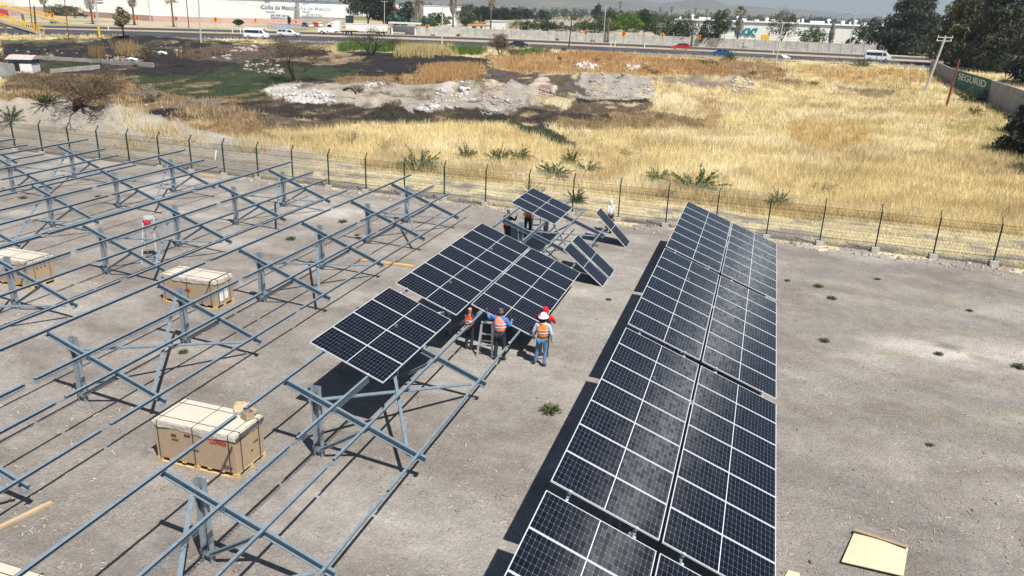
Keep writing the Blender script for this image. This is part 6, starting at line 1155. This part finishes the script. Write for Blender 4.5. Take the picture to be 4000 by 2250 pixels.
# scrub bushes
BM = {}
def bushmesh(kind, seed):
    r = np.random.default_rng(seed); V = []; C = []
    c1, c2, nst, twig = {'g': ((.05, .085, .025), (.16, .22, .08), 40, 46), 'd': ((.03, .05, .02), (.09, .12, .045), 40, 44), 'b': ((.16, .14, .09), (.36, .31, .22), 30, 12), 'l': ((.05, .10, .02), (.15, .24, .05), 40, 44)}[kind]
    for i in range(nst):
        a = r.uniform(0, 6.28); el_ = r.uniform(.25, 1.25); L = r.uniform(.5, 1.0); d = np.array([math.cos(a)*math.cos(el_), math.sin(a)*math.cos(el_), math.sin(el_)]); p = np.zeros(3); pts = [p]
        for k in range(5): d = d+np.array([*r.normal(0, .12, 2), -.07]); d /= np.linalg.norm(d); pts.append(pts[-1]+d*L/5)
        for k in range(5): sd = np.cross(d, r.normal(0, 1, 3)); sd /= np.linalg.norm(sd); V += [pts[k]-sd*.006, pts[k]+sd*.006, pts[k+1]]; C += [np.array((.12, .09, .06))]*3
        for k in range(twig): t = r.uniform(.25, 1)*5; j = min(4, int(t)); p = pts[j]*(1-(t-j))+pts[j+1]*(t-j); e = d*.7+r.normal(0, .7, 3); e /= np.linalg.norm(e); sd = np.cross(e, r.normal(0, 1, 3)); sd /= np.linalg.norm(sd); s_ = r.uniform(.05, .13); V += [p-sd*.016, p+sd*.016, p+e*s_]; cc_ = np.array(c1)+(np.array(c2)-np.array(c1))*r.random(); C += [cc_]*3
    o = mkmesh('scrub_bush', np.array(V), np.arange(len(V)).reshape(-1, 3), M['leaf'], col=np.array(C)); me = o.data; bpy.data.objects.remove(o); return me
for k in 'gdbl': BM[k] = [bushmesh(k, 3+j) for j in range(2)]
def bush(x, y, wpx, hpx, kind, label, i, grp='scrub bushes in the dry field'):
    q = P(x, y); D = dist(q); s = wpx*D/FPX/1.5; o = link('scrub_bush', BM[kind][i % 2], None, q-Vector((0, 0, .03))); o.scale = (s, s, hpx*D/FPX/.85); o.rotation_euler = (0, 0, i*2.1); tag(o, label, 'bush', grp)
for i, (x, y, w_, h_, k, lb) in enumerate(((40, 445, 100, 62, 'd', 'dense green bush at the left edge outside the fence'), (188, 462, 105, 52, 'd', 'green and straw bush beside the foot of the leaning thorn tree'), (1640, 662, 165, 100, 'g', 'wispy green scrub just outside the fence, left of the propped panels'), (1820, 618, 100, 60, 'g', 'small wispy scrub left of the pair in the golden field'),
    (1945, 632, 125, 80, 'g', 'leafy scrub upper left of the raised three panels'), (2030, 622, 110, 55, 'g', 'wispy scrub above the raised three panels'), (2165, 690, 150, 80, 'g', 'wide wispy scrub behind the fence, above the two leaning panels'), (2235, 640, 90, 70, 'g', 'upright scrub below the dark green tongue'), (2290, 662, 115, 42, 'd', 'low dark-twigged scrub right of the upright one'),
    (2445, 606, 120, 40, 'b', 'thin bare scrub alone in the golden field'), (2570, 705, 120, 62, 'l', 'yellow-green scrub left of the widest bush'), (2715, 738, 240, 88, 'g', 'widest green scrub behind the fence above the far full panels'), (2835, 712, 90, 32, 'b', 'low bare twigs at the right end of the widest scrub'), (2600, 770, 130, 42, 'b', 'grey dead scrub in front of the widest bush'), (3038, 800, 90, 80, 'g', 'dark wispy scrub at the fence, right of the far full panels'),
    (3205, 742, 140, 50, 'b', 'very thin scrub in the pale grass right of centre'), (3500, 775, 90, 26, 'b', 'thin low scrub in the pale grass at right'), (2250, 790, 90, 70, 'g', 'small green scrub seen through the fence beside the white-hooded person'), (2070, 760, 110, 80, 'b', 'brown scrub seen through the fence behind the raised panels'), (2330, 245, 36, 27, 'd', 'dark green shrub left of the white rubble near the road'), (2378, 242, 22, 24, 'd', 'slim dark shrub right of the white rubble near the road'),
    (2200, 203, 26, 22, 'd', 'dark shrub at the foot of the dark wooden pole, right one'), (2140, 205, 30, 24, 'd', 'dark shrub left of the dark wooden pole'), (2520, 275, 40, 25, 'd', 'dark green shrub just right of the small white pile'), (2552, 290, 50, 24, 'd', 'dark green shrub second right of the small white pile'), (2845, 236, 60, 46, 'l', 'tall green bush in front of the blue sedan'), (3362, 262, 70, 40, 'g', 'green bush on the verge left of the right-hand van'), (2185, 235, 30, 20, 'g', 'small green shrub in the rust grass'),
    (2876, 315, 24, 22, 'd', 'small dark shrub on the grey mound'), (2940, 290, 34, 18, 'd', 'low dark shrub right of the grey mound'), (2760, 250, 90, 22, 'g', 'wide low green shrub below the blue sedan'), (3180, 330, 60, 16, 'g', 'low green shrub in the pale grass beside a beige heap'), (3790, 402, 110, 60, 'd', 'dark bush half covering the painted advert'), (3805, 448, 60, 34, 'd', 'rounded dark bush in front of the boundary wall'), (1350, 370, 60, 34, 'g', 'grey-green shrub on the left rubble mound'), (1405, 362, 50, 30, 'd', 'dark shrub beside the tyre on the rubble'),
    (1718, 335, 36, 30, 'd', 'dark shrub above the rubble in the centre'), (1550, 318, 30, 26, 'd', 'dark shrub on the burnt ground edge'), (1375, 555, 110, 60, 'b', 'brown grey scrub beyond the fence behind the bare racks'), (1500, 585, 80, 60, 'b', 'bare twiggy scrub left of the wispy green one'), (210, 92, 24, 13, 'l', 'yellow-green bush under the upper footbridge ramp'), (530, 262, 26, 16, 'd', 'small green bush at the end of the channel wall'), (700, 258, 36, 12, 'd', 'small green bush on the burnt ground edge at left'))): bush(x, y, w_, h_, k, lb, i)
for i, (x, y, w_) in enumerate(((2090, 150, 18), (2175, 158, 20), (2315, 163, 22), (2895, 188, 60), (2960, 190, 50), (3020, 192, 26), (3150, 199, 26), (3195, 202, 30), (1690, 140, 20), (1790, 142, 24))): bush(x, y, w_, w_*.55, 'd' if i % 2 else 'g', 'small shrub at the pale precast wall, %s' % ('above the black sedan', 'left of the dark wooden pole', 'below the headless trunk', 'below the shaggy palm, wide', 'right of the shaggy palm, wide', 'beside the leaning pale pole', 'left of the dead palm', 'just left of the dead palm base', 'near the thick palm', 'at the tall palm base')[i], i, 'shrubs along the pale wall')
# rubble heaps: stones nobody could count
def rub(poly, n, label, sz=(.12, .4), colr=((.80, .78, .74), (.48, .45, .41)), seed=1, name='rubble_heap'):
    p = np.array(poly, float); r = np.random.default_rng(seed); px = r.uniform(p[:, 0].min(), p[:, 0].max(), n); py = r.uniform(p[:, 1].min(), p[:, 1].max(), n); k = inpoly(px, py, poly); X, Y, z = unproj(px[k], py[k], H)
    kk = fbm(X/2.2, Y/2.2, seed+20) > .44; X, Y = X[kk], Y[kk]
    if len(X): rocks(name, list(zip(X.tolist(), Y.tolist())), label, 'rubble', sz=(sz[0]*.55, sz[1]*.62), colr=tuple(tuple(v*.8 for v in c) for c in colr), seed=seed, flat=.5)
WH = ((.74, .72, .69), (.42, .40, .37)); GY = ((.62, .58, .53), (.30, .27, .24)); PK = ((.66, .52, .44), (.40, .33, .28))
rub([(1110, 385), (1190, 362), (1295, 358), (1310, 388), (1250, 408), (1130, 400)], 1500, 'white rubble heap at the left of the mounds', seed=11, colr=WH); rub([(1060, 350), (1165, 345), (1170, 372), (1070, 380)], 350, 'scattered white blocks by straw tufts, far left of the mounds', seed=12, colr=WH)
rub([(1415, 335), (1495, 325), (1510, 345), (1430, 352)], 350, 'pale rubble heap on the crest left of centre', seed=13, colr=WH, sz=(.1, .3)); rub([(1600, 410), (1720, 405), (1725, 428), (1610, 438)], 90, 'large flat white slabs at the foot of the mounds', seed=14, colr=WH, sz=(.3, .6)); rub([(1700, 345), (1830, 335), (1850, 400), (1760, 430), (1700, 400)], 260, 'angular white concrete chunks on the central mound', seed=15, colr=WH, sz=(.15, .6))
rub([(1880, 345), (2000, 342), (2010, 370), (1890, 372)], 300, 'pinkish white rubble on the ridge right of centre', seed=16, colr=PK, sz=(.1, .35)); rub([(1870, 400), (2040, 385), (2050, 445), (1880, 450)], 500, 'stony grey rubble slope above the burnt strip', seed=17, colr=GY, sz=(.08, .28)); rub([(2075, 335), (2190, 370), (2110, 378)], 600, 'pinkish broken brick heap beside the black mound', seed=18, colr=PK, sz=(.08, .25))
rub([(2280, 330), (2400, 308), (2540, 350), (2550, 372), (2300, 372)], 1100, 'grey stony mound right of centre', seed=19, colr=GY, sz=(.08, .3)); rub([(2480, 315), (2530, 335), (2555, 365), (2520, 368)], 260, 'pale stones down the right side of the stony mound', seed=20, colr=WH, sz=(.1, .28)); rub([(2238, 250), (2290, 238), (2350, 262), (2340, 272), (2262, 272)], 700, 'bright white lime heap in the rust grass near the road', seed=21, colr=((.92, .92, .90), (.75, .74, .72)), sz=(.15, .5))
rub([(2436, 262), (2480, 254), (2502, 276), (2450, 280)], 350, 'small bright white heap in the rust grass near the road', seed=22, colr=((.92, .92, .90), (.75, .74, .72)), sz=(.15, .45)); rub([(2850, 335), (2925, 330), (2950, 355), (2870, 355)], 150, 'pale slabs at the right end of the grey mounds', seed=23, colr=WH, sz=(.15, .45)); rub([(830, 225), (900, 215), (905, 235), (835, 246)], 160, 'grey concrete chunks beside the dark green patch', seed=24, colr=GY, sz=(.2, .5))
rub([(890, 190), (1000, 180), (1010, 200), (900, 205)], 200, 'pale planks and rubble near the road at left', seed=25, colr=PK, sz=(.15, .6)); rub([(60, 195), (420, 190), (640, 165), (760, 200), (420, 235), (80, 215)], 260, 'scattered debris on the burnt mound at left', seed=26, colr=((.45, .42, .38), (.12, .10, .09)), sz=(.12, .5)); rub([(380, 225), (540, 215), (560, 245), (400, 245)], 200, 'brownish rubble along the channel wall', seed=27, colr=((.5, .4, .32), (.25, .19, .15)), sz=(.1, .45))
rub([(960, 245), (1090, 232), (1110, 290), (950, 285)], 400, 'pale stony heap left of the bare thorn tree', seed=28, colr=((.62, .55, .48), (.4, .34, .3)), sz=(.1, .35)); rub([(200, 400), (500, 395), (900, 470), (700, 480), (250, 420)], 260, 'scattered stones in the brown waste ground at left', seed=29, colr=((.6, .55, .5), (.3, .26, .22)), sz=(.1, .35))
for nm, x, y, w_, lb in (('dumped_basin', 632, 214, 1.6, 'white dumped basin on the burnt mound at left'), ('white_tarp', 515, 240, 1.7, 'crumpled white sheet lying beside the channel wall')):
    q = P(x, y); e = blob(nm, M['white'], None, (0, 0, .25), (w_*.55, w_*.35, .42), 7, amp=.7); e.location = q; tag(e, lb, 'debris')
# car tyre on the mound
q = P(1365, 385); b = MB(); b.tube([(math.cos(a)*.8, 0, .5+math.sin(a)*.6) for a in np.linspace(0, 2.6, 9)], .1, 6); o = b.build('old_tyre', M['dark']); o.location = q; tag(o, 'half-buried brown tyre arch on the left rubble mound', 'tyre')
# ---------------------------------------------------------------- distance: plain, woodland, hills, air
def far_trees(x0, x1, y0, y1, n, hm, seed, label, cols, name='distant_woodland'):
    r = np.random.default_rng(seed); V = []; C = []; px = r.uniform(x0, x1, n); hor = -33.6+px*.0345; py = hor+r.uniform(y0, y1, n)**1.0; X, Y, z = unproj(px, py, H0)
    for i in range(n):
        D = math.hypot(X[i]-CAM[0], Y[i]-CAM[1]); h = hm*r.uniform(.5, 1.3); w_ = h*r.uniform(.5, .9); bl = [((X[i]+r.normal(0, w_*.4), Y[i]+r.normal(0, w_*.3), z[i]+h*(.35+.25*k)), (w_*.6*(1-.15*k), w_*.6, h*.3)) for k in range(3)]
        co, fc, cl = leaves(bl, 90, D/772*.85, cols[0], cols[1], seed*100+i, .6, 0, 1.2, clump=False); V.append(co); C.append(cl*r.uniform(.7, 1.2))
    V = np.concatenate(V); o = mkmesh(name, V, np.arange(len(V)).reshape(-1, 3), M['leaf'], col=np.concatenate(C)); tag(o, label, 'woodland', kind='stuff')
far_trees(1500, 4200, 13, 24, 420, 10, 1, 'far belt of hazy trees along the horizon', ((.03, .045, .03), (.09, .11, .06)))
far_trees(1950, 2950, 28, 48, 130, 7, 2, 'nearer scattered trees on the plain before the horizon', ((.03, .05, .02), (.10, .13, .05)))
far_trees(3000, 4100, 20, 34, 120, 9, 3, 'dark trees behind the factory on the right', ((.02, .035, .02), (.06, .08, .04)))
far_trees(1100, 1900, 14, 40, 130, 9, 4, 'trees behind the warehouses in the top centre', ((.03, .045, .03), (.09, .11, .06)))
far_trees(2000, 2380, 56, 80, 60, 3.0, 5, 'scrubby ground with low bushes behind the plant yard', ((.10, .11, .06), (.22, .20, .12)), 'distant_scrub')
M['hill'] = mat('hill_scrub', (.10, .105, .075), .95, noise=.4, nscale=.004, col2=(.24, .20, .14)); 
def hill(name, prof, D, depth, seed):
    n = len(prof); xs = np.linspace(prof[0][0], prof[-1][0], 160); ys = np.interp(xs, [p[0] for p in prof], [p[1] for p in prof]); V = []; rows = 14
    for j in range(rows):
        t = j/(rows-1); k = math.sin(math.pi*min(1, t*1.15)*.5)**1.3 if t < .87 else 1-(t-.87)*4
        for i, x in enumerate(xs):
            Dj = D-depth*(1-t); d = CF+CR*((x-2000)/FPX)+CU*((1125-ys[i])/FPX); m = math.hypot(d[0], d[1]); zt = CAM[2]+d[2]/m*D; hgt = max(0, zt-2)*k*(1+.10*(float(vn(i*.22, j*.9, seed))-.5)*(1 if t < .8 else 0)); V.append((CAM[0]+d[0]/m*Dj, CAM[1]+d[1]/m*Dj, 1.5+hgt))
    w_ = len(xs); F = [[j*w_+i, j*w_+i+1, (j+1)*w_+i+1, (j+1)*w_+i] for j in range(rows-1) for i in range(w_-1)]; o = mkmesh(name, np.array(V), np.array(F), M['hill'], smooth=True); tag(o, kind='structure')
hill('hills', [(1300, 10), (1500, -6), (1700, -18), (1900, -30), (2150, -40), (2350, -22), (2480, -2), (2575, 14), (2660, 6), (2726, -4), (2790, 2), (2850, 24), (3000, 34), (3200, 52)], 5200, 2200, 3)
hill('far_hills', [(2700, 44), (2950, 40), (3105, 36), (3233, 46), (3350, 58), (3500, 74), (3650, 80)], 7800, 1800, 8)
far_ = far_trees
rng = np.random.default_rng(77); V = []; Fc = []
for k in range(260):
    px = rng.uniform(1600, 2900); py = -33.6+px*.0345+rng.uniform(2.0, 9); X, Y, z = unproj([px], [py], H0); s = rng.uniform(6, 16); x, y, z = X[0], Y[0], z[0]; b = len(V); w_, h_ = s, s*.35
    V += [(x+i*w_, y+j*w_*.6, z+l*h_) for i in (0, 1) for j in (0, 1) for l in (0, 1)]; Fc += [[b+i for i in f] for f in ((0, 1, 3, 2), (4, 6, 7, 5), (0, 4, 5, 1), (2, 3, 7, 6), (1, 5, 7, 3))]
tag(mkmesh('distant_town', np.array(V), np.array(Fc), M['whitewall']), 'pale specks of the far town below the hills', 'town', kind='stuff')
# the dusty air: one even volume round everything
hb = MB(); hb.box((-300, 3600, 150), (16000, 12000, 304)); hz = hb.build('haze', []); m = bpy.data.materials.new('haze_air'); m.use_nodes = True; n = m.node_tree.nodes; n.clear(); v = n.new('ShaderNodeVolumePrincipled'); v.inputs['Color'].default_value = (.78, .89, 1, 1); v.inputs['Density'].default_value = .00018; v.inputs['Anisotropy'].default_value = .2
oo = n.new('ShaderNodeOutputMaterial'); m.node_tree.links.new(v.outputs[0], oo.inputs['Volume']); hz.data.materials.append(m); tag(hz, kind='stuff')
SC.cycles.volume_step_rate = 5; SC.cycles.volume_bounces = 0
